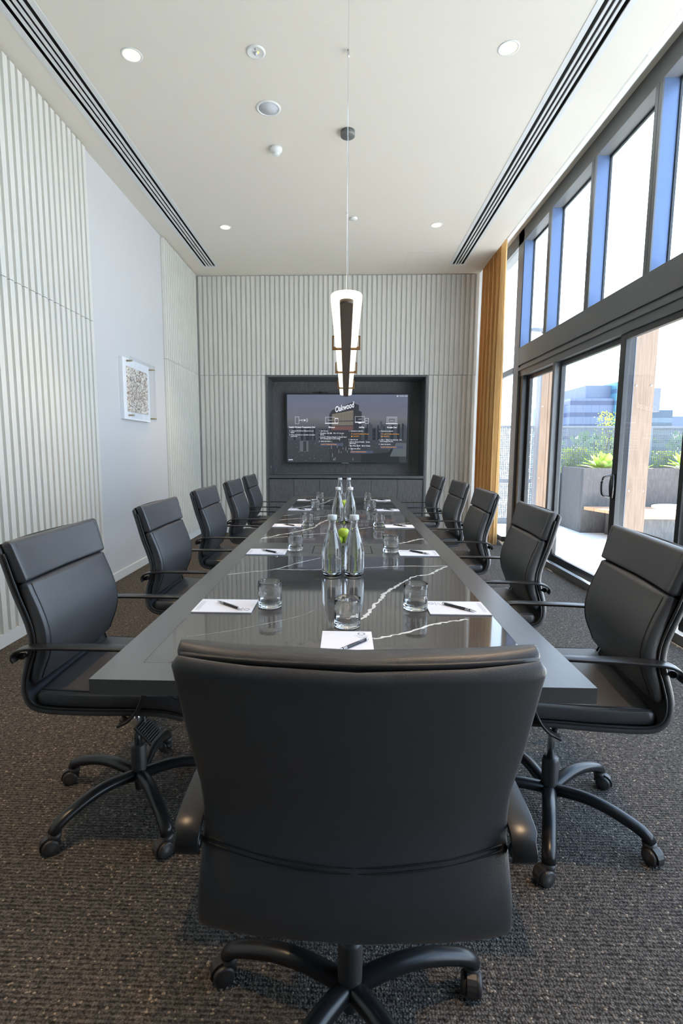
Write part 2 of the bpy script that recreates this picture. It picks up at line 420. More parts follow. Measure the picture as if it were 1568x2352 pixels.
# screen: vertical dusk gradient as a procedural emission
def screen_mat():
    m = bpy.data.materials.new('screen_dusk_image'); m.use_nodes = True
    n = m.node_tree.nodes; l = m.node_tree.links; n.clear()
    e = n.new('ShaderNodeEmission'); o = n.new('ShaderNodeOutputMaterial')
    tc = n.new('ShaderNodeTexCoord'); sx = n.new('ShaderNodeSeparateXYZ'); l.new(tc.outputs['Object'], sx.inputs[0])
    mr = n.new('ShaderNodeMapRange'); mr.inputs[1].default_value = 0; mr.inputs[2].default_value = 1.19; l.new(sx.outputs[2], mr.inputs[0])
    r = n.new('ShaderNodeValToRGB'); E = r.color_ramp
    E.elements[0].position = 0; E.elements[0].color = srgb(66, 72, 78); E.elements[1].position = 1; E.elements[1].color = srgb(110, 118, 142)
    for p, c in ((.46, (74, 80, 86)), (.50, (96, 99, 106)), (.6, (116, 118, 126)), (.75, (112, 117, 134))):
        q = E.elements.new(p); q.color = srgb(*c)
    l.new(mr.outputs[0], r.inputs[0])
    nz = n.new('ShaderNodeTexNoise'); nz.inputs['Scale'].default_value = 1.6; nz.inputs['Detail'].default_value = 5
    mp = n.new('ShaderNodeMapping'); mp.inputs['Scale'].default_value = (1, 1, 5); l.new(tc.outputs['Object'], mp.inputs[0]); l.new(mp.outputs[0], nz.inputs['Vector'])
    mx = n.new('ShaderNodeMix'); mx.data_type = 'RGBA'; mx.blend_type = 'MULTIPLY'; mx.inputs[0].default_value = .15
    l.new(r.outputs[0], mx.inputs[6]); l.new(nz.outputs['Fac'], mx.inputs[7]); l.new(mx.outputs[2], e.inputs[0])
    e.inputs[1].default_value = 1.0; l.new(e.outputs[0], o.inputs[0]); return m
SX = lambda px: -1.016 + (px-88)/(1455-88)*2.068
SZ = lambda py: TZ1-.022 - (py-124)/(895-124)*1.148
scr = rel(MB().box(SX(88), SX(1455), TY, TY+.012, SZ(895), SZ(124)), 'screen', screen_mat(), t, B1)
e1 = [mat_emit('screen_%s' % nm, srgb(*c), 1) for nm, c in (('tower', (62, 66, 72)), ('dark', (50, 56, 62)), ('skyline', (74, 80, 88)), ('lights', (150, 160, 165)), ('glazing', (128, 122, 112)), ('slab', (96, 104, 110)), ('rose', (120, 90, 88)))]
mb = MB()
def q4(pts, mi, lay=0): mb.add([(SX(a), TY-.0006-.0003*lay, SZ(b)) for a, b in pts], [list(range(len(pts)))], mi)
def sq(a, b, c, d, mi, lay=0): q4([(a, b), (c, b), (c, d), (a, d)], mi, lay)
rd = random.Random(3)
x = 95
while x < 1440:
    w = rd.uniform(8, 26); h = rd.uniform(4, 20) + (60 if 980 < x < 1450 and rd.random() < .5 else 0)*(rd.uniform(.3, 1))
    sq(x, 520-h, min(x+w, 1450), 640, 2 if rd.random() < .6 else 1); x += w*rd.uniform(.7, 1.1)
sq(1150, 425, 1170, 600, 2, 1); sq(1022, 440, 1042, 600, 2, 1)
for i in range(520):
    a = rd.uniform(95, 1440); b = rd.uniform(530, 885)
    if a > 940 and b > 780: continue
    s_ = rd.uniform(1.5, 6); sq(a, b, a+s_, b+rd.choice((2, 3, 5)), rd.choice((3, 3, 2, 5)), 1)
q4([(930, 800), (1250, 780), (1330, 660), (1380, 895), (930, 895)], 1, 2); q4([(1265, 825), (1330, 668), (1448, 672), (1448, 825)], 5, 3)
q4([(238, 650), (338, 650), (338, 772), (238, 772)], 5, 2)
for k in (280, 298): sq(k, 655, k+14, 770, 1, 3)
q4([(575, 895), (575, 345), (605, 300), (830, 212), (908, 242), (908, 305), (940, 318), (940, 895)], 0, 2)
q4([(605, 345), (845, 300), (845, 415), (605, 425)], 4, 3); q4([(605, 432), (845, 425), (845, 470), (605, 475)], 4, 3)
q4([(600, 482), (845, 478), (845, 525), (600, 525)], 6, 3)
for k in range(14): sq(612+17*k, 345-2*k, 615+17*k, 525, 0, 4)
for i in range(26):
    a = rd.uniform(585, 930); b = rd.uniform(560, 860); sq(a, b, a+4, b+rd.uniform(12, 45), 3, 3)
rel(mb, 'city_picture', e1, scr, B1)
scr.children[0].location = (0, 0, 0)
mb = MB(); TXT = [mat_emit('screen_white', srgb(235, 238, 250), 1), mat_emit('screen_orange', srgb(235, 160, 70), 1), mat_emit('screen_field', srgb(82, 90, 112), 1)]
yT = TY-.0026
def T(s_, px, py, h, mi=0, al='LEFT', **k): text_mesh(mb, s_, h/(1455-88)*2.068*1.42, SX(px), SZ(py), yT, mi, al, **k)
T('Oakwood', 640, 325, 62, bold=.003, shear=.45, rot=.27, wx=.62)
for s_, px in (('Yealink Wireless Presentation Pod', 263), ('Miracast', 602), ('AirPlay', 941), ('Google Cast', 1281)): T(s_, px, 500, 15, al='CENTER', bold=.0012)
def icon(a, b, c, d, mi=0, th=2.4):
    for q in ((a, b, c, b+th), (a, d-th, c, d), (a, b, a+th, d), (c-th, b, c, d)): mb.add([(SX(q[0]), yT, SZ(q[1])), (SX(q[2]), yT, SZ(q[1])), (SX(q[2]), yT, SZ(q[3])), (SX(q[0]), yT, SZ(q[3]))], [(0, 1, 2, 3)], mi)
def bar(a, b, c, d, mi=0, dy=0): mb.add([(SX(a), yT+dy, SZ(b)), (SX(c), yT+dy, SZ(b)), (SX(c), yT+dy, SZ(d)), (SX(a), yT+dy, SZ(d))], [(0, 1, 2, 3)], mi)
icon(188, 374, 231, 456); bar(231, 412, 262, 416); icon(262, 406, 303, 422); bar(288, 408, 301, 420)
for k, rr in enumerate((12, 20, 28)):
    for j in range(8):
        a0 = -1+2*j/8; a1 = -1+2*(j+1)/8
        P = [(303+rr*math.cos(a0), 414+rr*math.sin(a0)), (303+rr*math.cos(a1), 414+rr*math.sin(a1))]
        P2 = [(303+(rr+1.6)*math.cos(a0), 414+(rr+1.6)*math.sin(a0)), (303+(rr+1.6)*math.cos(a1), 414+(rr+1.6)*math.sin(a1))]
        mb.add([(SX(p[0]), yT, SZ(p[1])) for p in (P[0], P[1], P2[1], P2[0])], [(0, 1, 2, 3)], 0)
icon(532, 378, 638, 446); bar(526, 445, 676, 453); icon(638, 388, 676, 445); bar(641, 391, 673, 397); T('Windows', 585, 417, 9, al='CENTER')
icon(866, 370, 974, 440); bar(866, 430, 974, 441); bar(905, 441, 935, 450); icon(980, 388, 1018, 452); T('macOS', 920, 405, 9, al='CENTER'); T('iOS', 999, 423, 8, al='CENTER')
icon(1223, 374, 1337, 450); icon(1238, 386, 1322, 440); bar(1213, 447, 1345, 455); T('Chrome', 1280, 420, 9, al='CENTER')
H = 12.5
for s_, px, py in (('1.  Connect the Pod to USB port of your', 122, 541), ('laptop', 137, 558), ('2.  Press the button to cast after successful', 122, 586), ('connection', 137, 603),
    ('1.  Start to cast', 458, 541), ('\u2022  Windows: Press "      Win + K" on your', 458, 567), ('laptop', 473, 584), ('\u2022  Android: "Wireless Display" or "Smart View"', 458, 611), ('from settings page on your phone', 473, 628), ('2.  Select the device', 458, 659),
    ('1.  Connect to network', 796, 541), ('2.  Start to cast', 796, 640), ('\u2022  iPhone: Control Panel       Screen', 796, 666), ('Mirroring', 811, 684), ('\u2022  Mac: Menu Bar       Mirror Display', 796, 710), ('3.  Select the device', 796, 744),
    ('1.  Connect to network', 1137, 541), ('2.  Click " \u22ee  More" and select       Cast', 1137, 641), ('from Google Chrome', 1152, 659), ('3.  Select the device', 1137, 691)):
    T(s_, px, py, H, bold=.0004, wx=.93)
icon(588, 556, 602, 568, th=6); icon(956, 655, 972, 666); icon(912, 699, 928, 710); icon(1337, 631, 1353, 642)
for px, py in ((483, 693), (822, 778), (1162, 723)):
    bar(px-8, py-18, px+252, py+12, 2, .0006); T('Level 6 Conference Room', px, py, H, 1, bold=.0004, wx=.93)
for px in (822, 1162): T('Level 6 Conference Room', px+24, 574, H, 1, bold=.0004, wx=.93); T('66472472', px+24, 602, H, 1, wx=.93); bar(px+2, 590, px+15, 603, 1); bar(px+2, 563, px+14, 567, 1); bar(px+5, 569, px+11, 574, 1)
T('172.20.14.82', 1356, 147, 13); icon(1332, 134, 1346, 148, th=4); T('yealink', 108, 872, 13, bold=.001)
rel(mb, 'screen_text', TXT, scr, B1)
t = thing('webcam', (-.436, TY, TZ1), 'small black bar webcam sitting on the top edge of the wall screen', 'camera')
MB().box(-.125, .125, -.01, .02, .004, .02).build('bar', BLACKPL, t, bevel=.003)
MB().lathe([(.0, -.018), (.016, -.018), (.016, .0), (.0, .0)], 16, c=(0, 0, .012), axis='y').build('lens', BLACKGLOSS, t)
MB().box(-.03, .03, -.006, .03, 0, .004).build('mount', BLACKPL, t)

# ------------------------------------------------------------------ TABLE
TXA, TXB, TYA, TYB, TZ = -.713, .688, 1.350, 7.08, .74
IXA, IXB = -.606, .577; IYA, IYB = 1.47, 6.98
t = thing('conference_table', (0, 4.2, 0), 'long charcoal boardroom table with glossy veined stone inlays down the room', 'table')
B2 = (0, 4.2, 0)
mb = MB(); th = .045
mb.box(TXA, IXA, TYA, TYB, TZ-th, TZ); mb.box(IXB, TXB, TYA, TYB, TZ-th, TZ); mb.box(IXA, IXB, TYA, IYA, TZ-th, TZ); mb.box(IXA, IXB, IYB, TYB, TZ-th, TZ)
mb.box(IXA, IXB, IYA, IYB, TZ-th, TZ-.012)
rel(mb, 'frame_top', TWOOD, t, B2)
VEINS = [
([(-0.607, 2.564), (-0.522, 2.617), (-0.372, 2.703), (-0.264, 2.86), (-0.143, 3.006)], .009),
([(-0.372, 2.703), (-0.249, 2.695), (-0.117, 2.706), (0.004, 2.716), (0.105, 2.75), (0.231, 2.791), (0.358, 2.812), (0.471, 2.807), (0.576, 2.828)], .009),
([(0.576, 2.828), (0.485, 2.696), (0.435, 2.617), (0.361, 2.579), (0.284, 2.452), (0.202, 2.302), (0.174, 2.24), (0.16, 2.169), (0.124, 2.078), (0.094, 1.969), (0.067, 1.906), (0.012, 1.833)], .016),
([(0.101, 1.692), (0.191, 1.741), (0.271, 1.801), (0.356, 1.864), (0.47, 1.913)], .013),
([(-0.54, 1.688), (-0.424, 1.74), (-0.319, 1.808), (-0.178, 1.919), (-0.119, 1.999)], .0015),
([(-0.605, 3.641), (-0.525, 3.773), (-0.438, 3.891), (-0.376, 3.983), (-0.326, 4.079), (-0.254, 4.197), (-0.247, 4.249), (-0.212, 4.487), (-0.159, 4.668), (-0.112, 4.798)], .022),
([(-0.581, 3.663), (-0.422, 3.751), (-0.31, 3.826), (-0.147, 3.906), (0.051, 3.961)], .014),
([(-0.605, 4.642), (-0.507, 4.711), (-0.404, 4.768), (-0.293, 4.832), (-0.17, 4.966), (-0.028, 5.03)], .018),
([(-0.605, 4.949), (-0.558, 4.99), (-0.502, 5.03)], .02),
([(0.03, 4.05), (0.071, 4.101), (0.174, 4.204), (0.233, 4.276)], .014),
([(0.376, 3.50), (0.449, 3.579), (0.532, 3.683), (0.576, 3.698)], .02),
([(0.452, 4.43), (0.493, 4.47), (0.575, 4.531)], .018),
([(-0.605, 5.628), (-0.507, 5.677), (-0.392, 5.887), (-0.296, 6.082), (-0.243, 6.228), (-0.18, 6.579), (-0.119, 6.75)], .026),
([(-0.501, 5.677), (-0.345, 5.812), (-0.166, 5.875)], .02), ([(-0.605, 6.86), (-0.446, 6.96)], .02),
([(-0.281, 6.82), (-0.189, 6.88), (-0.123, 6.96)], .02), ([(0.432, 5.558), (0.574, 5.655)], .02)]
rd = random.Random(11)
for (a, b) in ((IYA, 3.045), (3.49, 5.045), (5.48, IYB)):
    mb = MB(); mb.box(IXA+.0012, IXB-.0012, a+.001, b-.001, TZ-.012, TZ)
    for P, w in VEINS:
        if not (a-.02 <= P[0][1] <= b): continue
        pts, L = catmull([(p[0], p[1], 0) for p in P], max(8, int(len(P)*7)))
        vs = []
        for i, p in enumerate(pts):
            d = (pts[min(i+1, len(pts)-1)]-pts[max(i-1, 0)]); d = d.normalized(); nn = Vector((-d.y, d.x, 0))
            j = rd.uniform(-.35, .35)*w; ww = w*.5*rd.uniform(.45, 1.25)
            for s_ in (-1, 1):
                q = p+nn*(s_*ww+j); vs.append((min(max(q.x, IXA+.002), IXB-.002), min(max(q.y, a+.002), b-.002), TZ+.0003))
        mb.add(vs, [(2*i, 2*i+1, 2*i+3, 2*i+2) for i in range(len(pts)-1)], 1)
    rel(mb, 'stone_inlay', [TSTONE, VEIN], t, B2)
for a, b in ((3.045, 3.49), (5.045, 5.48)):
    mb = MB(); mb.box(IXA+.0012, IXB-.0012, a+.001, b-.001, TZ-.012, TZ)
    c = (a+b)/2
    for q in ((-.205, .175, c-.125, c-.119), (-.205, -.199, c-.125, c+.125), (.169, .175, c-.125, c+.125), (-.205, .175, c+.119, c+.125)):
        mb.box(q[0], q[1], q[2], q[3], TZ-.001, TZ+.0004, 1)
    rel(mb, 'crossband', [TWOOD, DARKGAP], t, B2)
for y in (2.55, 5.75):
    rel(MB().box(-.28, .26, y-.03, y+.03, -.12, TZ-th), 'leg', BLACKMET, t, B2)
rel(MB().box(-.06, .04, 2.55, 5.75, TZ-th-.10, TZ-th), 'beam', BLACKMET, t, B2)

# ------------------------------------------------------------------ TUMBLERS
def tumbler():
    t = thing('tumbler', (0, 0, 0), '', 'glass')
    rf = lambda a: 1-.018*(.5+.5*math.cos(a/64*2*PI*16))
    rfc = None
    mb = MB()
    out = [(.0, 0), (.040, 0), (.0475, .004), (.0485, .012), (.0485, .075)]
    inn = [(.0445, .104), (.043, .03), (.041, .024), (0, .022)]
    rs = []
    def ring(r, z, f): return [((r*(rf(a) if f else 1))*math.cos(2*PI*a/64), (r*(rf(a) if f else 1))*math.sin(2*PI*a/64), z) for a in range(64)]
    prof = [(.002, .0, 0), (.042, 0, 1), (.0475, .004, 1), (.049, .012, 1), (.049, .07, 1), (.0485, .085, 0), (.0488, .1045, 0), (.0481, .106, 0), (.0473, .104, 0), (.0470, .07, 0), (.0460, .028, 0), (.042, .0225, 0), (.002, .021, 0)]
    mb.rings([ring(*p) for p in prof], 0, True, True)
    mb.build('vessel', GLASS, t)
    return t
GP = [(-.304, 2.041, 'beside the notepad at the near left place'), (.288, 2.037, 'beside the notepad at the near right place'), (.011, 1.818, 'alone before the head place, nearest the camera'),
 (-.315, 3.228, 'at the second left place, by the first crossband'), (.290, 3.202, 'at the second right place, by the first crossband'), (-.313, 4.31, 'at the third place on the left side of the table'),
 (.287, 4.30, 'at the third place on the right side of the table'), (-.315, 5.45, 'at the fourth left place, left of the second bottles'), (.280, 5.44, 'at the fourth right place, right of the second bottles'),
 (-.314, 6.45, 'at the fifth and farthest left place'), (.286, 6.47, 'at the fifth and farthest right place')]
g0 = tumbler()
for i, (x, y, w) in enumerate(GP):
    g = g0 if i == 0 else copy_tree(g0)
    g.location = (x, y, TZ+.0005); g.rotation_euler.z = i*.7
    tag(g, 'clear fluted water tumbler '+w, 'glass', 'water tumblers on the table')

# ------------------------------------------------------------------ BOTTLES
def bottle():
    t = thing('water_bottle', (0, 0, 0), '', 'bottle')
    o = [(.002, .0), (.036, 0), (.047, .004), (.0525, .018), (.0535, .05), (.0535, .125), (.050, .15), (.041, .185), (.029, .222), (.0215, .25), (.0185, .272), (.0185, .280), (.0215, .283), (.0215, .287), (.018, .290), (.018, .300), (.0155, .300), (.0152, .272)]
    i = [(.018, .25), (.0255, .221), (.0375, .184), (.0465, .149), (.050, .125), (.050, .05), (.049, .02), (.043, .010), (.002, .008)]
    MB().lathe(o+i, 36).build('vessel', BGLASS, t)
    w = [(.002, .0095), (.042, .0115), (.0475, .021), (.0488, .05), (.0488, .125), (.0455, .148), (.0363, .184), (.0248, .22), (.0205, .237), (.002, .2372)]
    MB().lathe(w, 36).build('water', WATER, t)
    MB().lathe([(.002, .2885), (.0225, .2885), (.024, .291), (.024, .310), (.0225, .313), (.002, .3135)], 28).build('cap', CAPW, t)
    return t
BP = [(-.064, 2.575, 'left of the nearest pair'), (.047, 2.58, 'right of the nearest pair'), (-.062, 4.515, 'left of the middle pair'), (.047, 4.52, 'right of the middle pair'), (-.060, 6.02, 'left of the farthest pair'), (.043, 6.02, 'right of the farthest pair')]
b0 = bottle()
for i, (x, y, w) in enumerate(BP):
    b = b0 if i == 0 else copy_tree(b0)
    b.location = (x, y, TZ+.0005)
    tag(b, 'full glass water bottle with white cap, %s on the table centreline' % w, 'bottle', 'water bottles along the table')

# bowls of apples
def bowl(x, y, lab, where, g):
    t = thing('glass_bowl', (x, y, TZ+.0005), lab, 'bowl')
    MB().lathe([(.002, 0), (.035, 0), (.06, .012), (.092, .05), (.108, .085), (.105, .085), (.088, .052), (.056, .017), (.033, .007), (.002, .006)], 36).build('vessel', PANE2, t)
    return t
PANE2 = mat_pane('bowl_glass', (.97, .99, .98, 1), 1.5)
def apple():
    t = thing('green_apple', (0, 0, 0), '', 'apple')
    mb = MB(); r = .036
    mb.lathe([(.002, -.027), (.012, -.031), (.024, -.027), (.034, -.012), (.037, .004), (.034, .018), (.025, .028), (.012, .030), (.004, .024), (.001, .020)], 20)
    mb.build('fruit', APPLE, t)
    MB().tube([(0, 0, .02), (.001, 0, .03), (.004, 0, .038)], .0014, 6).build('stem', STEM, t)
    return t
a0 = apple(); first = True
for bi, (bx, by, nm) in enumerate(((-.008, 3.36, 'between the nearest and middle bottles'), (-.008, 5.26, 'between the middle and farthest bottles'))):
    bowl(bx, by, 'round glass bowl of green apples '+nm, nm, bi)
    spots = [(-.040, -.022, .046, 'front left'), (.040, -.022, .046, 'front right'), (0, .046, .050, 'rear'), (0, .0, .096, 'topmost')]
    for (dx, dy, dz, w) in spots:
        a = a0 if first else copy_tree(a0); first = False
        a.location = (bx+dx, by+dy, TZ+dz); a.rotation_euler = (dx*8, dy*8, dx*30)
        tag(a, 'shiny green apple, %s in the glass bowl %s' % (w, nm), 'apple', 'green apples in the glass bowls')

# ------------------------------------------------------------------ NOTEPADS + PENS
def notepad():
    t = thing('notepad', (0, 0, 0), '', 'notepad')
    L, W = .238, .172       # length x width, logo at +x end
    MB().box(-L/2, L/2, -W/2, W/2, 0, .0035).build('backing_pages', PAPERB, t)
    MB().box(-L/2, L/2, -W/2, W/2, .0035, .005).build('top_sheet', PAPER, t)
    mb = MB()
    z = .0052
    cx, cy = L/2-.024, -(W/2-.036)
    n = 28
    for k in range(n):
        a, b = 2*PI*k/n, 2*PI*(k+1)/n
        th = lambda u: .0024+.0022*abs(math.cos(u))
        P = []
        for u, q in ((a, 0), (b, 0), (b, 1), (a, 1)):
            rr = .0135 if q == 0 else .0135-th(u)
            P.append((cx+.86*rr*math.sin(u), cy+rr*math.cos(u), z))
        mb.add(P, [(0, 1, 2, 3)])
    # name under the ring and small address lines at the far end
    tmp = MB(); text_mesh(tmp, 'OAKWOOD', .0088, 0, z, 0, 0, 'CENTER', plane='xy')
    tmp.v = [(cx-.022+v[1], cy-v[0], z) for v in tmp.v]
    mb.add(tmp.v, tmp.f)
    for k, ln in enumerate((.032, .024)): mb.box(cx-.030-.006*k, cx-.0288-.006*k, cy-ln/2, cy+ln/2, z, z+.0001)
    for k in range(4):
        mb.box(-L/2+.010+.0042*k, -L/2+.0108+.0042*k, -W/2+.022, W/2-.03, z, z+.0001)
    mb.build('printing', INK, t)
    return t
def pen():
    t = thing('ballpoint_pen', (0, 0, 0), '', 'pen')
    MB().lathe([(.002, -.066), (.0052, -.064), (.0055, -.02), (.0055, .045), (.0052, .05)], 14, axis='x', c=(0, 0, .0056)).build('barrel', PEN, t)
    mb = MB(); mb.lathe([(.0052, .05), (.0042, .062), (.0018, .075), (.0008, .078)], 14, axis='x', c=(0, 0, .0056))
    mb.build('tip', CHROME, t)
    for k in range(3): mb = MB(); mb.lathe([(.0054, .030+.006*k), (.0060, .031+.006*k), (.0060, .033+.006*k), (.0054, .034+.006*k)], 14, axis='x', c=(0, 0, .0056)); mb.build('ring', CHROME, t)
    mb = MB(); mb.lathe([(.0055, -.066), (.0058, -.069), (.0058, -.076), (.005, -.078), (.001, -.078)], 14, axis='x', c=(0, 0, .0056))
    mb.build('end_cap', CHROME, t)
    MB().box(-.07, -.03, -.0015, .0015, .0112, .0128).build('clip', CHROME, t)
    return t
n0, p0 = notepad(), pen()
rows = [2.03, 3.155, 4.285, 5.45, 6.50]
ords = ['nearest', 'second', 'third', 'fourth', 'farthest']
first = True
def place_pad(x, y, rz, lab, px, py, prz, plab):
    global first
    a = n0 if first else copy_tree(n0); b = p0 if first else copy_tree(p0); first = False
    a.location = (x, y, TZ+.0004); a.rotation_euler.z = rz; tag(a, lab, 'notepad', 'notepads on the table')
    b.location = (px, py, TZ+.0056); b.rotation_euler.z = prz; tag(b, plab, 'pen', 'pens on the notepads')
for i, y in enumerate(rows):
    place_pad(-.484, y, 0, 'white notepad with ring logo, %s on the left side of the table' % ords[i],
              -.484+(.012), y-.008, R(-41)+PI, 'dark pen with silver rings on the %s left notepad' % ords[i])
for i, y in enumerate(rows):
    place_pad(.455, y+(.012 if i == 0 else 0), PI, 'white notepad with ring logo, %s on the right side of the table' % ords[i],
              .462, y-.003, R(-44), 'dark pen with silver clip on the %s right notepad' % ords[i])
place_pad(.010, 1.630, PI/2, 'white notepad at the head place behind the foreground chair', .027, 1.606, R(-132), 'dark pen on the notepad at the head of the table')

# ------------------------------------------------------------------ CHAIRS
def superloft(mb, samples, m=28, e=.45, mi=0):
    rs = []
    for (p, nrm, tk, w, bow, crown) in samples:
        ring = []
        for k in range(m):
            a = 2*PI*k/m; c, s_ = math.cos(a), math.sin(a)
            v = w*math.copysign(abs(c)**e, c); o = tk/2*math.copysign(abs(s_)**e, s_)
            q = 1-(v/max(w, 1e-6))**2
            o += -bow*q + (crown*q if s_ > 0 else 0)
            ring.append((p[0]+nrm[0]*o, v, p[1]+nrm[1]*o))
        rs.append(ring)
    mb.rings(rs, mi, True, True)

def pad(mb, outer, thick, halfw, n=26, bow=0, crown=0, r0=.02, r1=.02, rc=.03, side=1, e=.4, m=28, mi=0, tfun=None):
    """outer: list of (u,z) on the rear/under face, from first to last; body grows along the normal towards the sitter"""
    pts, L = catmull([(a, 0, b) for a, b in outer], n)
    sm = []
    for i, p in enumerate(pts):
        d = pts[min(i+1, n-1)]-pts[max(i-1, 0)]; d = d.normalized(); nr = Vector((-d.z, 0, d.x))*side
        s_ = L*i/(n-1); t = thick(s_/L) if callable(thick) else thick; w = halfw(s_/L) if callable(halfw) else halfw
        k = 1
        if s_ < r0: k = math.sqrt(max(0, 1-(1-s_/r0)**2))
        if L-s_ < r1: k = min(k, math.sqrt(max(0, 1-(1-(L-s_)/r1)**2)))
        k = max(k, .12)
        c = p+nr*(t/2)
        b = bow(s_/L) if callable(bow) else bow; cr = crown(s_/L) if callable(crown) else crown
        sm.append(((c.x, c.z), (nr.x, nr.z), t*k, w-(1-k)*rc, b, cr*k))
    superloft(mb, sm, m, e, mi)
    return sm

# shell outline: top of back -> waist -> seat front (u forward, z up)
SH = [(-.320, 1.070), (-.302, .995), (-.282, .91), (-.258, .83), (-.244, .77), (-.245, .72), (-.260, .67), (-.273, .61), (-.268, .555), (-.238, .513), (-.18, .497), (-.05, .492), (.1, .492), (.2, .488), (.275, .472)]
def hw_shell(s):
    if s < .25: return .289-.020*(s/.25)
    if s < .33: return .269
    if s < .5: return .269+.011*(s-.33)/.17
    return .28-.012*(s-.5)/.5
def make_chair():
    t = thing('office_chair', (0, 0, 0), '', 'chair')
    bowf = lambda s: .034*max(0, min(1, (.62-s)/.2)) if s > .42 else .034
    mb = MB(); sm = pad(mb, SH, .026, hw_shell, n=90, bow=bowf, r0=.007, r1=.012, rc=.012, side=1, e=.30, m=36)
    mb.build('shell', LEATHER, t)
    # normals: side=1 gives the direction towards the sitter
    def inner(s0, s1, off, k=8):
        pts, L = catmull([(a, 0, b) for a, b in SH], 120); out = []
        for j in range(k):
            i = int((s0+(s1-s0)*j/(k-1))*119); d = (pts[min(i+1, 119)]-pts[max(i-1, 0)]).normalized(); nr = Vector((-d.z, 0, d.x))
            q = pts[i]+nr*off; out.append((q.x, q.z))
        return out
    io = inner(.0, .133, .0245, 6); io[0] = (io[0][0]-.003, io[0][1]+.004)
    mb = MB(); pad(mb, io, lambda s: .038+.008*s, lambda s: .286-.014*s, n=40, bow=.034, crown=.014, r0=.015, r1=.010, rc=.006, side=1, e=.20, m=44)
    mb.build('head_cushion', LEATHER, t)
    io = inner(.134, .44, .0265, 12)
    mb = MB(); pad(mb, io, lambda s: .036+.010*math.sin(PI*min(1, s*1.1)), .268, n=44, bow=.012, crown=.022, r0=.010, r1=.02, rc=.006, side=1, e=.20, m=44)
    mb.build('back_cushion', LEATHER, t)
    so = [(-.232, .526), (-.18, .522), (-.05, .518), (.1, .518), (.2, .514), (.272, .498), (.288, .488)]
    mb = MB(); pad(mb, so, lambda s: .052 if s < .8 else .052-.02*(s-.8)/.2, .268, n=38, bow=0, crown=.012, r0=.02, r1=.035, rc=.018, side=1, e=.20, m=44)
    mb.build('seat', LEATHER, t)
    # piping: along the shell rim and the front edges of the cushions
    mb = MB()
    pts, L = catmull([(a, 0, b) for a, b in SH], 70)
    for sg in (-1, 1):
        for off, dv, r in ((.027, -.001, .0042),):
            P = []
            for i, p in enumerate(pts):
                d = (pts[min(i+1, 69)]-pts[max(i-1, 0)]).normalized(); nr = Vector((-d.z, 0, d.x))
                q = p+nr*off; P.append((q.x, sg*(hw_shell(i/69)+dv), q.z))
            mb = MB(); mb.tube(P[2:], r, 6, up=(0, 1, 0)); mb.build('shell_piping', LEATHERD, t)
    mb = MB(); P = []
    for k in range(21):
        v = -.276+.552*k/20; P.append((-.2955-.034*(1-(v/.289)**2), v, 1.0705))
    mb.tube(P, .0055, 8)
    mb.build('shell_piping', LEATHERD, t)
    mb = MB()
    for io_, off0, off1, w in ((inner(.012, .124, .0245, 10), lambda q: .0325+.0072*q, None, .2605), (inner(.142, .415, .0265, 20), lambda q: .0362+.0092*math.sin(PI*min(1, (.03+.89*q)*1.1)), None, .2500)):
        for sg in (-1, 1):
            P = []
            n_ = len(io_)
            for i, p in enumerate(io_):
                a = Vector((io_[min(i+1, n_-1)][0]-io_[max(i-1, 0)][0], io_[min(i+1, n_-1)][1]-io_[max(i-1, 0)][1])).normalized()
                o_ = off0(i/(n_-1)); P.append((p[0]-a.y*o_, sg*w, p[1]+a.x*o_))
            mb = MB(); mb.tube(P, .0026, 6, up=(0, 1, 0)); mb.build('seam_piping', LEATHERD, t)
    for sg in (-1, 1): mb = MB(); mb.tube([(-.215, sg*.250, .5745), (-.1, sg*.250, .5705), (.08, sg*.250, .5690), (.19, sg*.250, .5660), (.245, sg*.250, .5540)], .0026, 6, up=(0, 1, 0)); mb.build('seam_piping', LEATHERD, t)
    # double stitched seam across the rear of the shell
    mb = MB()
    for dz in (0, .009):
        P = []
        for k in range(25):
            v = -.256+.512*k/24; zz = .715-.012+dz-.022*(1-(v/.272)**2); P.append((-.2456-.034*(1-(v/.268)**2)-(abs(zz-.72)*.28), v, zz))
        mb.tube(P, .0016, 5)
    mb.build('rear_seam', LEATHERD, t)
    # armrests
    AP = [(-.266, .690), (-.274, .706), (-.262, .725), (-.225, .738), (-.15, .742), (0, .742), (.10, .740), (.150, .728), (.172, .70), (.170, .65), (.155, .59), (.128, .53), (.095, .495), (.062, .478)]
    ap, L = catmull([(a, 0, b) for a, b in AP], 56)
    for sg in (-1, 1):
        mb = MB(); rs = []
        for i, p in enumerate(ap):
            d = (ap[min(i+1, 55)]-ap[max(i-1, 0)]).normalized(); nr = Vector((-d.z, 0, d.x)); h = .0042
            y0, y1 = sg*.268, sg*.316
            y1 = y1 if 3 < i < 53 else y1-sg*.006
            rs.append([(p.x-nr.x*h, y0, p.z-nr.z*h), (p.x-nr.x*h, y1, p.z-nr.z*h), (p.x+nr.x*h, y1, p.z+nr.z*h), (p.x+nr.x*h, y0, p.z+nr.z*h)])
        mb.rings(rs, 0, False, True)
        a = mb.build('armrest', BLACKMET, t); 
        bv = a.modifiers.new('bevel', 'BEVEL'); bv.width = .002; bv.segments = 2; bv.limit_method = 'ANGLE'; bv.angle_limit = R(50)
        for p in a.data.polygons: p.use_smooth = True
        mb = MB()
        mb.lathe([(.0, -.006), (.011, -.006), (.011, .006), (.0, .006)], 14, axis='y', c=(-.255, sg*.275, .703)); mb.build('bracket_bolt', BLACKMET, a)
        mb = MB(); mb.lathe([(.0, -.006), (.011, -.006), (.011, .006), (.0, .006)], 14, axis='y', c=(.072, sg*.275, .487))
        mb.build('bracket_bolt', BLACKMET, a)
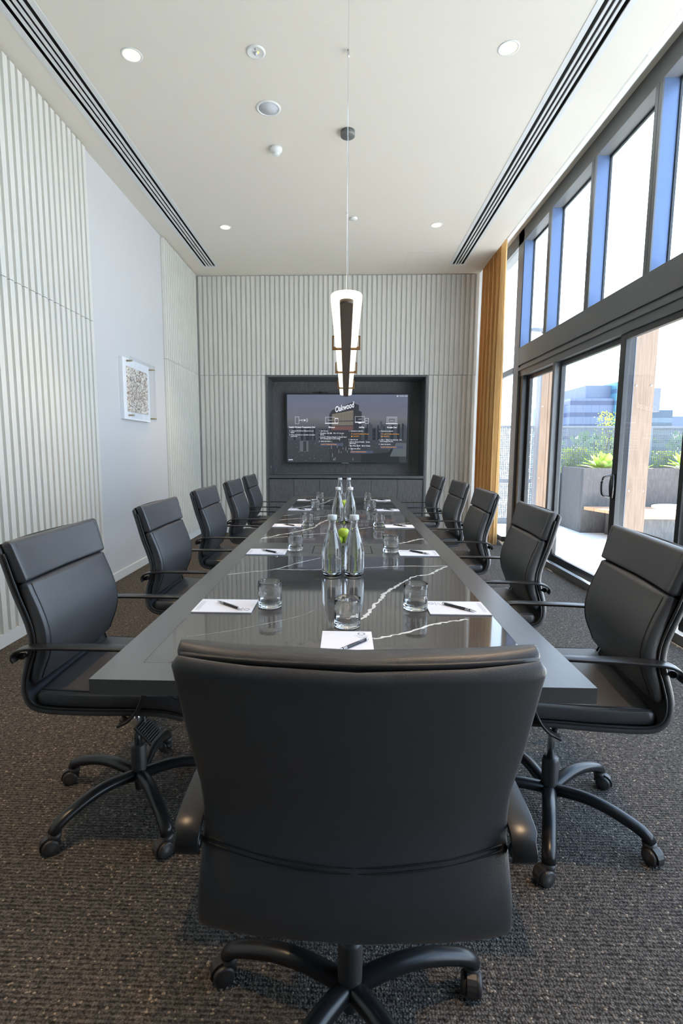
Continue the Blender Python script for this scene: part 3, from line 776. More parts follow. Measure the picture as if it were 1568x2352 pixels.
    # mechanism, lever, column
    MB().box(-.10, .10, -.09, .09, .425, .494).build('mechanism', BLACKPL, t, bevel=.012)
    mb = MB(); mb.box(-.045, .045, -.032, .032, -.006, .006)
    for k in range(9): mb.box(-.038+.009*k, -.034+.009*k, -.026, .026, -.010, -.006); mb.box(-.038+.009*k, -.034+.009*k, -.026, .026, .006, .010)
    rm = Matrix.Translation((.085, -.105, .352)) @ Matrix.Rotation(R(48), 4, 'Y') @ Matrix.Rotation(R(35), 4, 'X')
    mb.v = [tuple(rm @ Vector(q)) for q in mb.v]
    mb.tube([(.06, -.07, .44), (.062, -.09, .40), (.07, -.10, .375)], .009, 8)
    lv = mb.build('tilt_lever', BLACKPL, t, bevel=.002)
    MB().lathe([(.0, .22), (.0145, .22), (.0145, .43), (0, .43)], 20).build('gas_lift', CHROME, t)
    MB().lathe([(.0, .05), (.018, .05), (.022, .09), (.034, .10), (.033, .12), (.029, .13), (.030, .225), (.027, .23), (.027, .236), (.0, .236)], 24).build('column', BLACKPL, t)
    # five-star base: legs with caster sub-parts
    mb = MB(); P, L = catmull([(.015, 0, .112), (.06, 0, .122), (.13, 0, .131), (.20, 0, .126), (.27, 0, .108), (.318, 0, .088), (.335, 0, .066)], 18)
    rw = [.026-.004*i/17 for i in range(18)]; rh = [.021-.002*i/17 for i in range(18)]
    mb.tube([tuple(p) for p in P], rw, 12, ry=rh)
    leg0 = mb.build('leg', BLACKMET, t)
    mb = MB()
    mb.lathe([(.0, .058), (.012, .058), (.012, .078), (0, .078)], 12)
    for sg in (-1, 1): mb.lathe([(.0, -.010), (.022, -.010), (.0272, -.005), (.0272, .007), (.022, .010), (0, .010)], 20, axis='y', c=(.016, sg*.0155, .0275))
    # hood over the wheels
    rs = []
    for k in range(11):
        a = R(-20+k*20); rs.append([(.016+math.cos(a)*.0275, -.012, .0275+math.sin(a)*.0275), (.016+math.cos(a)*.0275, .012, .0275+math.sin(a)*.0275), (.016+math.cos(a)*.034, .012, .0275+math.sin(a)*.034), (.016+math.cos(a)*.034, -.012, .0275+math.sin(a)*.034)])
    mb.rings(rs, 0, False, True)
    mb.lathe([(.0, -.014), (.018, -.014), (.023, .016), (.0, .016)], 16, c=(0, 0, .052))
    cs0 = mb.build('caster', BLACKPL, leg0, loc=(.330, 0, 0)); cs0.rotation_euler.z = 2.2
    for k in range(1, 5):
        l_ = copy_tree(leg0, t)
    return t
def pose_chair(t, x, y, face, leg_world, swiv, rec=0):
    t.location = (x, y, 0); t.rotation_euler = (0, 0, R(face))
    k = 0
    for c in t.children:
        if c.name.split('.')[0] == 'leg':
            c.rotation_euler.z = R(leg_world+72*k-face)
            for q in c.children: q.rotation_euler.z = R(swiv[k % len(swiv)]-(leg_world+72*k))
            k += 1
ch0 = make_chair()
CH = [ # x, y, facing, leg offset, caster directions, label
 (-.802, 1.865, 0, 19, (200, 150, 200, 215, 230), 'charcoal leather chair nearest the camera on the left side of the table'),
 (-.790, 2.90, 0, 35, (20, 90, 200, 300, 150), 'charcoal leather chair second from the camera on the left side of the table'),
 (-.808, 3.95, 0, 10, (200, 150, 70, 260, 30), 'charcoal leather chair third and middle of the left side of the table'),
 (-.808, 4.96, 0, 50, (200, 150, 70, 260, 30), 'charcoal leather chair fourth along the left side, second from the screen wall'),
 (-.835, 5.98, 0, 5, (200, 150, 70, 260, 30), 'charcoal leather chair farthest along the left side, nearest the screen wall'),
 (.780, 1.835, 173.5, 33, (-30, 60, 180, 200, -70), 'charcoal leather chair nearest the camera on the right side, cut by the frame edge'),
 (.735, 2.77, 177, 12, (-30, 60, 180, 200, -70), 'charcoal leather chair second from the camera on the right, before the glass door'),
 (.768, 3.875, 178, 48, (-30, 60, 180, 200, -70), 'charcoal leather chair third and middle of the right side of the table'),
 (.812, 4.94, 180, 20, (-30, 60, 180, 200, -70), 'charcoal leather chair fourth along the right side, before the ochre curtain'),
 (.802, 6.02, 180, 62, (-30, 60, 180, 200, -70), 'charcoal leather chair farthest along the right side, nearest the screen wall'),
 (.020, 1.085, 90, 18, (-100, 250, 200, 300, 290), 'charcoal leather chair seen from behind in the foreground at the table head'),
]
chairs = []
for i, c in enumerate(CH):
    t = ch0 if i == 0 else copy_tree(ch0)
    chairs.append(t)
for t, c in zip(chairs, CH):
    pose_chair(t, *c[:5])
    if c[2] == 90:
        for q in t.children:
            if q.name.split('.')[0] not in ('leg', 'column', 'gas_lift'):
                q.rotation_euler.y = R(-2.0); q.location = Matrix.Translation((0, 0, .48)) @ Matrix.Rotation(R(-2.0), 4, 'Y') @ Vector((0, 0, -.48)) + Vector((0, 0, .0))
    tag(t, c[5], 'chair', 'leather chairs around the boardroom table')

# ------------------------------------------------------------------ CEILING FIXTURES
for i, ((x0, x1), w) in enumerate(zip(SLOTS, ('left', 'right'))):
    t = thing('slot_diffuser', ((x0+x1)/2, 2.4, CZ), 'long white ceiling air slot with four dark grooves, on the %s side of the ceiling' % w, 'air vent', group='linear air diffusers')
    W = x1-x0; e = W*.17; g = .021; inner_ = W-2*e; pitch = inner_/4
    mb = MB(); ya, yb = YF-2.4, SY1-2.4
    h0, h1 = -.003, .006
    edges = [-W/2+.0]
    bars = [(-W/2, -W/2+e)]
    for k in range(3): c = -W/2+e+pitch*(k+1); bars.append((c-(pitch-g)/2, c+(pitch-g)/2))
    bars.append((W/2-e, W/2))
    for a, b in bars: mb.box(a, b, ya, yb-.04, h0, h1)
    mb.box(-W/2, W/2, yb-.04, yb, h0, h1)
    mb.build('frame', VENTW, t)
    mb = MB(); mb.box(-W/2, W/2, ya, yb, .03, .035); mb.box(-W/2, -W/2+.004, ya, yb, .006, .03); mb.box(W/2-.004, W/2, ya, yb, .006, .03); mb.build('plenum', DARKGAP, t)
def downlight(x, y, lab, on=True):
    t = thing('downlight', (x, y, CZ), lab, 'light', group='recessed downlights')
    MB().lathe([(.058, .006), (.058, -.001), (.062, -.004), (.071, -.003), (.073, 0), (.073, .0), (.058, .006)], 32, cap=False).build('trim_ring', WPLAST, t)
    MB().lathe([(.0, -.0025), (.058, -.0025), (.058, .0), (0, .0)], 32).build('lamp', DGLOW, t)
    l = bpy.data.lights.new('downlight_beam', 'SPOT'); l.energy = 260; l.color = (1, .67, .38); l.spot_size = R(62); l.spot_blend = 1.0; l.shadow_soft_size = .05
    o = bpy.data.objects.new('downlight_beam', l); COL.objects.link(o); o.parent = t; o.location = (0, 0, -.02)
    return t
downlight(-1.505, 3.885, 'lit round recessed downlight, near left on the ceiling'); downlight(1.09, 3.895, 'lit round recessed downlight, near right on the ceiling')
downlight(-1.502, 6.675, 'lit round recessed downlight, far left on the ceiling'); downlight(1.087, 6.676, 'lit round recessed downlight, far right on the ceiling')
for x, y in ((-1.5, 1.10), (1.09, 1.10)):
    downlight(x, y, 'lit round recessed downlight on the ceiling, out of frame above the camera')
t = thing('emergency_light', (-.637, 3.88, CZ), 'round white emergency light with small yellow indicator on ceiling', 'light')
MB().lathe([(.0, -.004), (.045, -.004), (.052, -.008), (.058, -.008), (.066, -.004), (.067, 0), (0, 0)], 32).build('fitting', WPLAST, t)
MB().lathe([(.0, -.02), (.010, -.018), (.012, -.004), (.0, -.004)], 16).build('lens', SPKG, t)
mb = MB().box(.012, .02, -.004, .004, -.008, -.004); mb.build('indicator', LED, t)
MB().box(-.003, .003, -.040, -.022, -.006, -.004).build('symbol', INK, t)
t = thing('ceiling_speaker', (-.638, 4.47, CZ), 'round ceiling speaker with pale grey grille', 'speaker')
MB().lathe([(.078, -.001), (.080, -.006), (.088, -.008), (.098, -.005), (.1, 0), (.078, 0)], 40, cap=False).build('rim', WPLAST, t)
MB().lathe([(.0, -.004), (.0785, -.004), (.0785, -.001), (0, -.001)], 40).build('grille', SPKG, t)
t = thing('smoke_detector', (-.651, 5.02, CZ), 'white domed smoke detector projecting from the ceiling', 'detector')
MB().lathe([(0, 0), (.056, 0), (.056, -.018), (.052, -.028), (.036, -.042), (0, -.042)], 32).build('base', WPLAST, t)
mb = MB(); mb.lathe([(0, -.042), (.034, -.042), (.034, -.046), (.028, -.047), (.028, -.051), (.031, -.052), (.031, -.056), (.024, -.062), (0, -.062)], 32); mb.build('sensor_head', WPLAST, t)
t = thing('ceiling_sensor', (.077, 6.46, CZ), 'tiny white round sensor on the ceiling, behind the pendant cable', 'sensor')
MB().lathe([(0, 0), (.045, 0), (.045, -.012), (.036, -.02), (0, -.022)], 28).build('body', WPLAST, t)
t = thing('access_panel', (1.07, 7.79, CZ), 'flush square access hatch outlined by thin lines in the far ceiling', 'hatch')
mb = MB()
for q in ((-.225, .225, -.235, -.2335), (-.225, .225, .2335, .235), (-.225, -.2235, -.235, .235), (.2235, .225, -.235, .235)): mb.box(q[0], q[1], q[2], q[3], -.0012, 0)
mb.build('rim', SPKG, t); MB().box(-.223, .223, -.233, .233, -.0008, 0).build('cover', CEIL, t)

# ------------------------------------------------------------------ PENDANT
PY0, PY1, PZ = 2.60, 7.22, 2.120
t = thing('linear_pendant', (0, (PY0+PY1)/2, PZ), 'long glowing linear pendant with dark core and bronze brackets over the table', 'pendant light')
yc = (PY0+PY1)/2; hl = (PY1-PY0)/2; r = .079
def stadium(r_, hl_, z, n=14):
    P = []
    for k in range(n+1): a = PI+PI*k/n; P.append((r_*math.cos(a), -(hl_-r_)+r_*math.sin(a), z))
    for k in range(n+1): a = PI*k/n; P.append((r_*math.cos(a), (hl_-r_)+r_*math.sin(a), z))
    return P
MB().rings([stadium(.072, hl-.007, 0), stadium(r, hl, .006), stadium(r, hl, .024), stadium(.074, hl-.005, .030)], 0, True, True).build('diffuser', PGLOW, t)
MB().rings([stadium(.031, hl-.045, -.020), stadium(.034, hl-.042, -.016), stadium(.034, hl-.042, .004)], 0, True, True).build('core', COREM, t)
for y in (3.88, 5.03, 6.29):
    mb = MB(); w = .103; yy = y-yc
    mb.box(-w, w, yy-.006, yy+.006, -.016, .008-.0005+.0); mb.box(-w, -w+.012, yy-.006, yy+.006, .0075, .075); mb.box(w-.012, w, yy-.006, yy+.006, .0075, .075); mb.box(-w, w, yy-.006, yy+.006, .075, .085)
    mb.build('bracket', BRONZE, t)
for y in (2.68, 3.88, 6.29): MB().tube([(0, y-yc, .028 if y < 3 else .08), (0, y-yc, CZ-PZ)], .0012, 6).build('suspension_wire', CHROME, t)
mb = MB(); mb.tube([(.008, 4.79-yc, .03), (.012, 4.79-yc, .8), (.008, 4.79-yc, CZ-PZ-.04)], .0018, 6); mb.build('power_cord', SPKG, t)
for y in (2.68, 3.88, 6.29): MB().lathe([(0, CZ-PZ), (.008, CZ-PZ), (.008, CZ-PZ-.045), (.0, CZ-PZ-.05)], 14, c=(0, y-yc, 0)).build('wire_anchor', CHROME, t)
MB().lathe([(0, CZ-PZ), (.062, CZ-PZ), (.062, CZ-PZ-.038), (.058, CZ-PZ-.042), (0, CZ-PZ-.042)], 32, c=(0, 4.79-yc, 0)).build('canopy', CANOPY, t)

# ------------------------------------------------------------------ ARTWORK
AX = XL; ay0, ay1, az0, az1 = 5.50, 6.24, 1.700, 2.352
t = thing('framed_artwork', (XL, 5.9, 1.7), 'white framed shell-textured art behind clear acrylic on the plain left wall', 'artwork')
B3 = (XL, 5.9, 1.7)
rel(MB().box(XL, XL+.042, ay0, ay1, az0, az1), 'backboard', ARTW, t, B3, bevel=.002)
mb = MB(); rd = random.Random(5)
ny, nz = 60, 60; a0_, a1_, b0_, b1_ = ay0+.085, ay1-.075, az0+.085, az1-.085
vs = [(XL+.044+rd.random()*.012*(1 if 0 < i < ny and 0 < j < nz else 0), a0_+(a1_-a0_)*i/ny+rd.uniform(-.004, .004), b0_+(b1_-b0_)*j/nz+rd.uniform(-.004, .004)) for i in range(ny+1) for j in range(nz+1)]
mb.add(vs, [(i*(nz+1)+j, (i+1)*(nz+1)+j, (i+1)*(nz+1)+j+1, i*(nz+1)+j+1) for i in range(ny) for j in range(nz)])
mb.box(XL+.040, XL+.0435, a0_, a1_, b0_, b1_)
rel(mb, 'shell_relief', ARTSH, t, B3)
rel(MB().box(XL+.084, XL+.088, ay0-.02+.10, ay1+.10-.02, az0+.012, az1+.02), 'acrylic_cover', ACRYL, t, B3)
for y in (ay0+.105, ay1+.035-.01):
    for z in (az0+.045, az1-.03):
        rel(MB().lathe([(0, 0), (.009, 0), (.009, .105), (0, .105)], 14, axis='x', c=(XL+.002, y, z)), 'standoff', BRASS, t, B3)

# ------------------------------------------------------------------ FACADE (right side)
FX = 2.45; GX = 2.59
WH0, WH1 = 2.82, 4.26
mb = MB()
mb.box(FX, FX+.17, YF, 7.60, 2.575, WH0); mb.box(FX+.02, FX+.17, YF, 7.60, 2.55, 2.575); mb.box(FX-.0, FX+.17, YF, 7.60, 2.50, 2.545)
mb.box(FX+.02, FX+.17, YF, 7.60, 2.42, 2.50)
mb.box(FX, FX+.17, YF, 8.80, WH1, 4.44)
struct(mb.build('trim_4', FRAME, bevel=.002))
struct(box('trim_5', FRAME, FX, FX+.16, 7.60, 7.82, 0, 4.44, bevel=.002))   # corner post
box('trim_6', FRAMESKY, FX+.008, FX+.15, 7.585, 7.60, 2.82, 4.26)['kind'] = 'structure'  # liner on the post side, carries the painted blue sky reflection
MYS = [7.60, 6.675, 5.575, 4.505, 3.43, 2.36, 1.29, .22, -.85, -1.92, -3.0]
for i in range(1, len(MYS)):
    y = MYS[i]
    t = struct(thing('trim_%d' % (6+i), (FX, y, WH0), None, None))
    mb = MB(); mb.box(0, .012, -.048, -.003, 0, WH1-WH0); mb.box(0, .012, .003, .048, 0, WH1-WH0); mb.box(.004, .012, -.003, .003, 0, WH1-WH0)
    mb.build('mullion_face', FRAME, t)
    mb = MB(); mb.box(.012, .155, -.048, .048, 0, WH1-WH0); mb.build('mullion_reveal', FRAMESKY, t)
for i in range(len(MYS)-1):
    y1, y0 = MYS[i]-(.048 if i else .016), MYS[i+1]+.048
    w = struct(thing('window_%d' % (i+1), (GX, y0, WH0), None, None))
    MB().box(-.003, .003, .012, y1-y0-.012, .02, WH1-WH0-.02).build('pane', PANE, w)
    mb = MB(); D = y1-y0; Hh = WH1-WH0
    mb.box(-.008, .012, 0, .012, 0, Hh); mb.box(-.008, .012, D-.012, D, 0, Hh); mb.box(-.008, .012, .012, D-.012, 0, .02); mb.box(-.008, .012, .012, D-.012, Hh-.02, Hh)
    mb.build('bead', FRAMED, w)
# tall narrow window by the curtain
w = struct(thing('window_20', (FX, 7.835, 0), None, None))
mb = MB(); mb.box(0, .05, .0, .965, 2.50, 2.585); mb.box(-.06, .06, 0, .965, 0, .07); mb.box(0, .06, .93, .965, .07, 4.26)
mb.build('frame', FRAME, w)
MB().box(.03, .036, .0, .93, .07, 2.50).build('pane', PANE, w); MB().box(.03, .036, .0, .93, 2.585, 4.26).build('pane', PANE, w)
# sliding doors
ZH = 2.42
def door(n, y0, y1, x, handle=None, far=.045, near=.045, m=FRAMED):
    d = struct(thing('door_%d' % n, (x, y0, 0), None, None))
    mb = MB(); D = y1-y0
    mb.box(0, .045, 0, near, .03, ZH); mb.box(0, .045, D-far, D, .03, ZH); mb.box(0, .045, near, D-far, .03, .115); mb.box(0, .045, near, D-far, ZH-.055, ZH)
    mb.build('frame', m, d, bevel=.002)
    MB().box(.02, .026, near, D-far, .115, ZH-.055).build('pane', PANE, d)
    if handle: 
        h = MB(); 
        P = [(-.005, .0, 1.155), (-.05, .0, 1.15), (-.100, .0, 1.13), (-.112, .0, 1.06), (-.100, .0, .975), (-.05, .0, .955), (-.005, 0, .945)]
        pp, L = catmull(P, 22); h.tube([(p.x, handle, p.z) for p in pp], .013, 10, ry=.010)
        hh = h.build('handle', BLACKGLOSS, d)
        mb = MB(); pp, L = catmull([(-.012, 0, 1.165), (-.020, 0, 1.12), (-.024, 0, 1.05), (-.020, 0, .98), (-.012, 0, .935)], 14)
        mb.tube([(p.x, handle-.005, p.z) for p in pp], [.014+.020*math.sin(PI*i/13) for i in range(14)], 12, ry=.020)
        mb.build('latch', BLACKGLOSS, hh)
    return d
door(1, 6.40, 7.47, FX+.10, near=.02, far=.08)
struct(box('trim_30', FRAME, FX+.02, FX+.155, 6.335, 6.40, .03, ZH, bevel=.002))
door(2, 4.90, 6.32, FX+.085, near=.085, far=.03)
door(3, 3.88, 4.905, FX+.04, handle=1.0-.03, far=.095, near=.05)
door(4, 2.50, 3.86, FX+.085, near=.07, far=.05)
door(5, 1.10, 2.49, FX+.04); door(6, -.30, 1.09, FX+.085); door(7, -1.7, -.31, FX+.04); door(8, YF, -1.71, FX+.085)
mb = MB(); mb.box(FX-.055, FX-.0, YF, 7.60, 0, .075); mb.box(FX, FX+.17, YF, 7.60, -.03, .028)
struct(mb.build('trim_31', FRAME, bevel=.003))
struct(box('trim_32', FRAMED, FX+.03, FX+.17, 7.47, 7.60, 0, ZH))
# curtain pocket, track, curtain
t = thing('curtain_track', (2.2, 2.5, 4.26), 'white double curtain track running in the ceiling pocket above the windows', 'curtain rail')
mb = MB(); mb.box(-.055, -.02, YF-2.5, 5.85, .05, .085); mb.box(.04, .075, YF-2.5, 5.85, .05, .085); mb.box(-.10, .12, YF-2.5, 5.85, .085, .10)
mb.build('rail', WPLAST, t)
mb = MB(); mb.box(-.095, -.072, -5, 5.85, .03, .085); mb.build('rail_lip', CEIL, t)
MB().box(-.0, .035, 1.25, 1.75, .02, .084).build('motor', WPLAST, t, bevel=.008)
mb = MB(); N = 360; y0, y1 = 7.43, 8.37
def cpt(i, z):
    u = i/(N-1); y = y0+(y1-y0)*u; k = 1-.25*(z/4.15)
    ph = u*2*PI*15
    return (2.145-.02*u + .052*k*math.sin(ph+.6*math.sin(ph/3+z*.2)) + .008*math.sin(7*u*PI*3+z), y+.012*math.sin(ph*2+.4)+.006*math.sin(z*1.3), z)
nzz = 26
for off in (0, 1):
    pass
vs = []
for s_ in (0, 1):
    for j in range(nzz):
        z = .015+4.20*j/(nzz-1)
        for i in range(N):
            p = cpt(i, z); vs.append((p[0]+.0025*s_, p[1], p[2]))
fs = []
for s_ in (0, 1):
    for j in range(nzz-1):
        for i in range(N-1): o_ = s_*nzz*N; fs.append((o_+j*N+i, o_+j*N+i+1, o_+(j+1)*N+i+1, o_+(j+1)*N+i))
for j in range(nzz-1):
    for i in (0, N-1): fs.append((j*N+i, (j+1)*N+i, nzz*N+(j+1)*N+i, nzz*N+j*N+i))
for i in range(N-1):
    for j in (0, nzz-1): fs.append((j*N+i, j*N+i+1, nzz*N+j*N+i+1, nzz*N+j*N+i))
mb.add(vs, fs, 0, True)
o = mb.build('curtain', CURT); tag(o, 'floor-length ochre curtain gathered in the far right corner by the window', 'curtain')

# ------------------------------------------------------------------ TERRACE
struct(box('floor_terrace', DECK, FX+.17, 14, YF-4, 11.2, -.12, -.05))
struct(box('ground_outside', GROUNDM, -60, 160, 11.3, 260, -16, -15.9))
def tpost(y, lab, seam):
    t = thing('pergola_post', (3.30, y, -.05), lab, 'post', group='pergola posts on the terrace')
    for xa, xb in (((0, .118), (.121, .24)) if seam else ((0, .24),)): MB().box(xa, xb, 0, .20, 0, 2.95).build('timber', TIMBER, t, bevel=.003)
    mb = MB(); mb.box(-.012, -.002, 0, .2, 0, 2.95); mb.box(-.010, -.002, -.012, 0, 0, 2.95); mb.build('steel_channel', STEEL, t)
    mb = MB()
    for x in (.03, .20):
        mb.lathe([(0, -.008), (.011, -.008), (.011, 0), (0, 0)], 12, axis='y', c=(x, 0, 2.17)); mb.lathe([(0, -.006), (.008, -.006), (.008, 0), (0, 0)], 12, axis='y', c=(x, 0, .96))
    mb.build('bolt', WPLAST, t)
    return t
tpost(6.15, 'nearer timber and steel pergola post outside the glass doors', False)
tpost(8.98, 'farther timber and steel pergola post outside the far glass door', True)
t = thing('post_lamp', (3.540, 6.25, 1.83), 'grey box light fixed to the side of the nearer pergola post', 'lamp')
MB().box(0, .10, -.06, .06, 0, .27).build('housing', STEEL, t, bevel=.004)
# perforated screen
PY_ = 10.12
for i, (xa, xb) in enumerate(((2.2, 3.93), (3.95, 5.79), (5.81, 9.6))):
    t = thing('perforated_screen', (xa, PY_, -.05), 'grey perforated metal balustrade screen on the terrace edge, %s' % (('left section behind the far post', 'middle section behind the agaves', 'right section behind the nearer post')[i]), 'screen', group='terrace perforated screens')
    MB().box(.03, xb-xa-.03, 0, .004, .88, 1.88).build('upper_sheet', PERF, t); MB().box(.03, xb-xa-.03, 0, .004, .12, .80).build('lower_sheet', PERF, t)
    mb = MB(); mb.box(0, .04, -.02, .03, 0, 1.9); mb.box(xb-xa-.04, xb-xa, -.02, .03, 0, 1.9); mb.box(.04, xb-xa-.04, -.015, .02, 1.86, 1.9); mb.box(.04, xb-xa-.04, -.015, .02, .80, .88); mb.box(.04, xb-xa-.04, -.015, .02, .0, .12)
    mb.build('frame', STEEL, t)
# planter
t = thing('planter_box', (4.12, 9.05, -.05), 'tall grey concrete planter box on the terrace, filled with agaves', 'planter')
mb = MB(); mb.box(0, 4.6, 0, .03, 0, 1.13); mb.box(0, .03, .03, .85, 0, 1.13); mb.box(0, 4.6, .85, .88, 0, 1.13); mb.box(4.57, 4.6, .03, .85, 0, 1.13); mb.build('walls', PLANT, t)
MB().box(.03, 4.57, .03, .85, .9, 1.06).build('soil', STEM, t)
mb = MB(); rd = random.Random(9)
for k in range(420):
    x, y, r_ = rd.uniform(.05, 4.5), rd.uniform(.04, .5), rd.uniform(.012, .03)
    mb.lathe([(0, -r_*.6), (r_, 0), (0, r_*.7)], 6, c=(x, y, 1.06+r_*.4))
o = mb.build('pebbles', PEBBLE, t); o['kind'] = 'stuff'
def agave(x, y, s, lab, n=26, seed=1):
    t = thing('agave', (x, y, 1.02), lab, 'plant', group='agaves in the planter')
    rd = random.Random(seed); mb = MB()
    for k in range(n):
        a = k*2.399; el = R(18+62*(k/n)); L = s*(.75+.25*rd.random())*(1-.25*k/n); w = .055*s/.4
        rows_ = []
        for j in range(7):
            q = j/6; d = L*q; h = math.sin(el)*d-.18*d*d/s*math.cos(el); hh = math.cos(el)*d
            ww = w*(.55+1.1*q)*(1-q)**.6*1.6 if q < 1 else .001
            c, s_ = math.cos(a), math.sin(a)
            rows_.append([(c*hh-s_*ww, s_*hh+c*ww, h+.012), (c*hh, s_*hh, h-.006), (c*hh+s_*ww, s_*hh-c*ww, h+.012), (c*hh, s_*hh, h+.004)])
        mb.rings(rows_, 0, True, True)
    mb.build('leaves', AGAVE, t); return t
agave(4.60, 9.36, .50, 'large pale green agave in planter, left of the door handle stile', seed=2)
agave(6.05, 9.33, .52, 'large pale green agave in planter, right of the nearer post', seed=3)
agave(5.28, 9.42, .30, 'small pale green agave in planter, partly behind the nearer post', n=18, seed=4)
t = thing('trailing_succulent', (5.72, 9.02, 1.04), 'trailing pale succulent hanging over the planter front edge', 'plant')
mb = MB(); rd = random.Random(21); P, L = catmull([(0, .12, .05), (.05, -.02, .06), (.10, -.05, -.06), (.16, -.06, -.16), (.26, -.06, -.20), (.36, -.05, -.22)], 40)
for p in P:
    for k in range(5):
        q = (p.x+rd.uniform(-.025, .025), p.y+rd.uniform(-.02, .02), p.z+rd.uniform(-.03, .03)); mb.lathe([(0, -.014), (.012, 0), (0, .014)], 6, c=q)
mb.build('stems', VINE, t)
t = thing('planter_trough', (4.1, 10.28, -.12), 'long grey trough behind the screen holding the yellow-green shrubs', 'planter')
MB().box(0, 4.4, 0, .85, 0, 1.06).build('trough', PLANT, t)
# bench
t = thing('timber_bench', (4.15, 7.75, -.05), 'low terrace bench with timber top on a dark base before the planter', 'bench')
mb = MB(); pr = [(-.02, 1.25), (4.6, 1.25), (4.6, 0), (.28, 0)]
for i in range(5):
    a, b = i/5+.01, (i+1)/5-.01
    x_ = lambda q: .28-(.30)*q
    ya, yb = 1.25*a, 1.25*b
    mb.add([(x_(a), ya, .415), (4.6, ya, .415), (4.6, yb, .415), (x_(b), yb, .415), (x_(a), ya, .47), (4.6, ya, .47), (4.6, yb, .47), (x_(b), yb, .47)], [(0,3,2,1),(4,5,6,7),(0,1,5,4),(1,2,6,5),(2,3,7,6),(3,0,4,7)])
mb.build('seat_boards', BENCHT, t)
MB().box(.34, 4.5, .10, 1.2, 0, .415).build('base', PLANT, t)
t = thing('terrace_table', (3.96, 6.15, -.05), 'small round white cafe table on slim steel pedestal, outside on the terrace', 'table')
MB().lathe([(0, .755), (.30, .755), (.305, .762), (.305, .772), (.30, .777), (0, .777)], 40).build('tabletop', WPLAST, t)
MB().lathe([(0, 0), (.20, 0), (.20, .008), (.03, .014), (.028, .755), (0, .755)], 28).build('pedestal', STEEL, t)
# hedge / shrubs beyond the screen
def shrub(x, y, z, sx, sy, sz, lab, m, n, seed, nm='shrub', ls=.05, cat='plant', grp='shrubs beyond the screen', trunk=None):
    t = thing(nm, (x, y, z), lab, cat, group=grp); rd = random.Random(seed); mb = MB()
    for k in range(n):
        a, b, c = max(-.95, min(.95, rd.gauss(0, .5))), max(-.95, min(.95, rd.gauss(0, .5))), rd.random()
        p = Vector((a*sx, b*sy, c*sz)); d = Vector((rd.uniform(-1, 1), rd.uniform(-1, 1), rd.uniform(-.2, 1))).normalized(); u = d.cross(Vector((rd.random(), rd.random(), rd.random()))).normalized()
        L, w = ls*rd.uniform(.7, 1.4), ls*.35
        mb.add([p, p+d*L*.5+u*w, p+d*L, p+d*L*.5-u*w], [(0, 1, 2, 3)])
    mb.build('foliage', m, t)
    mb = MB()
    for k in range(7): mb.tube([(0, 0, -.1 if trunk is None else trunk), (rd.uniform(-.2, .2)*sx, rd.uniform(-.2, .2)*sy, sz*.4), (rd.uniform(-.5, .5)*sx, rd.uniform(-.5, .5)*sy, sz*.8)], [.02*sz, .012*sz, .004*sz], 5)
    mb.build('branches', STEM, t)
rd0 = random.Random(4)
for i, (x, hgt) in enumerate(((4.55, .60), (5.15, .55), (5.75, .62), (6.4, .55), (7.1, .6), (7.8, .58))):
    shrub(x, 10.52, .95, .27, .15, hgt-.15, 'bright yellow-green shrub behind the perforated screen, %s from the left' % (('first at the left', 'second', 'third', 'fourth', 'fifth', 'sixth and last')[i]), HEDGE, 900, 30+i, nm='hedge_shrub', ls=.06, grp='shrubs behind the screen')
shrub(5.42, 10.86, .95, .30, .16, 1.2, 'taller feathery yellow-green shrub rising above the screen', HEDGE, 700, 50, ls=.045)
shrub(44.5, 60, -6, 3, 3, 10.5, 'tree showing at the right edge between the far buildings', HEDGE, 2500, 51, nm='tree', ls=.9, cat='tree', grp='far trees', trunk=-9.9)
shrub(30, 60, -8, 4, 3, 10.8, 'dark tree beyond the screen in front of the left office block', TREEL, 2500, 52, nm='tree', ls=.9, cat='tree', grp='far trees', trunk=-7.9)
shrub(38, 55, -8, 4, 3, 11.0, 'dark tree beyond the screen between the two office blocks', TREEL, 2500, 53, nm='tree', ls=.9, cat='tree', grp='far trees', trunk=-7.9)
# buildings
FA = facade('facade_striped', (.105, .125, .20, 1), (.05, .06, .115, 1), 1.45, 1.0)
FB = facade('facade_glass', (.07, .19, .25, 1), (.05, .10, .17, 1), 1.45, 1.1)
FC = facade('facade_dark', (.018, .028, .06, 1), (.11, .14, .20, 1), 1.5, 60)
FD = mat('facade_pale', (.12, .14, .20, 1), .6)
t = thing('office_building', (30, 72, -15.9), 'blue-grey banded office block with stepped roof and glass corner, far left', 'building')
MB().box(.4, 6.2, 0, 10, 0, 24.3).build('wing', FA, t); MB().box(2.8, 6.2, 1, 10, 24.3, 26.1).build('upper_storey', FD, t)
MB().box(6.2, 9.0, -.5, 10, 0, 26.4).build('glass_corner', FB, t)
mb = MB().box(6.9, 9.1, -.62, -.5, 22.6, 25.3); mb.build('sign_board', CAPW, t)
mb = MB(); text_mesh(mb, 'APA', 1.0, 7.6, 24.3, -.66, 0); mb.build('sign_lettering', FC, t)
MB().box(-.9, .4, 3, 10, 0, 23.6).build('side_tower', FB, t)
t = thing('dark_office_building', (39.2, 70, -15.9), 'dark blue office block with white floor lines, behind the nearer post', 'building')
MB().box(0, 3.7, 0, 8, 0, 22.6).build('tower', FC, t); MB().box(.2, 2.6, 2, 6, 22.6, 25.0).build('plant_room', FB, t)
t = thing('pale_office_building', (46.5, 78, -15.9), 'pale office block at the right edge of the window view', 'building')
MB().box(0, 12, 0, 8, 0, 22.3).build('tower', FD, t); MB().box(-.1, 12, -.1, 0, 19.4, 20.4).build('storey_band', FA, t)
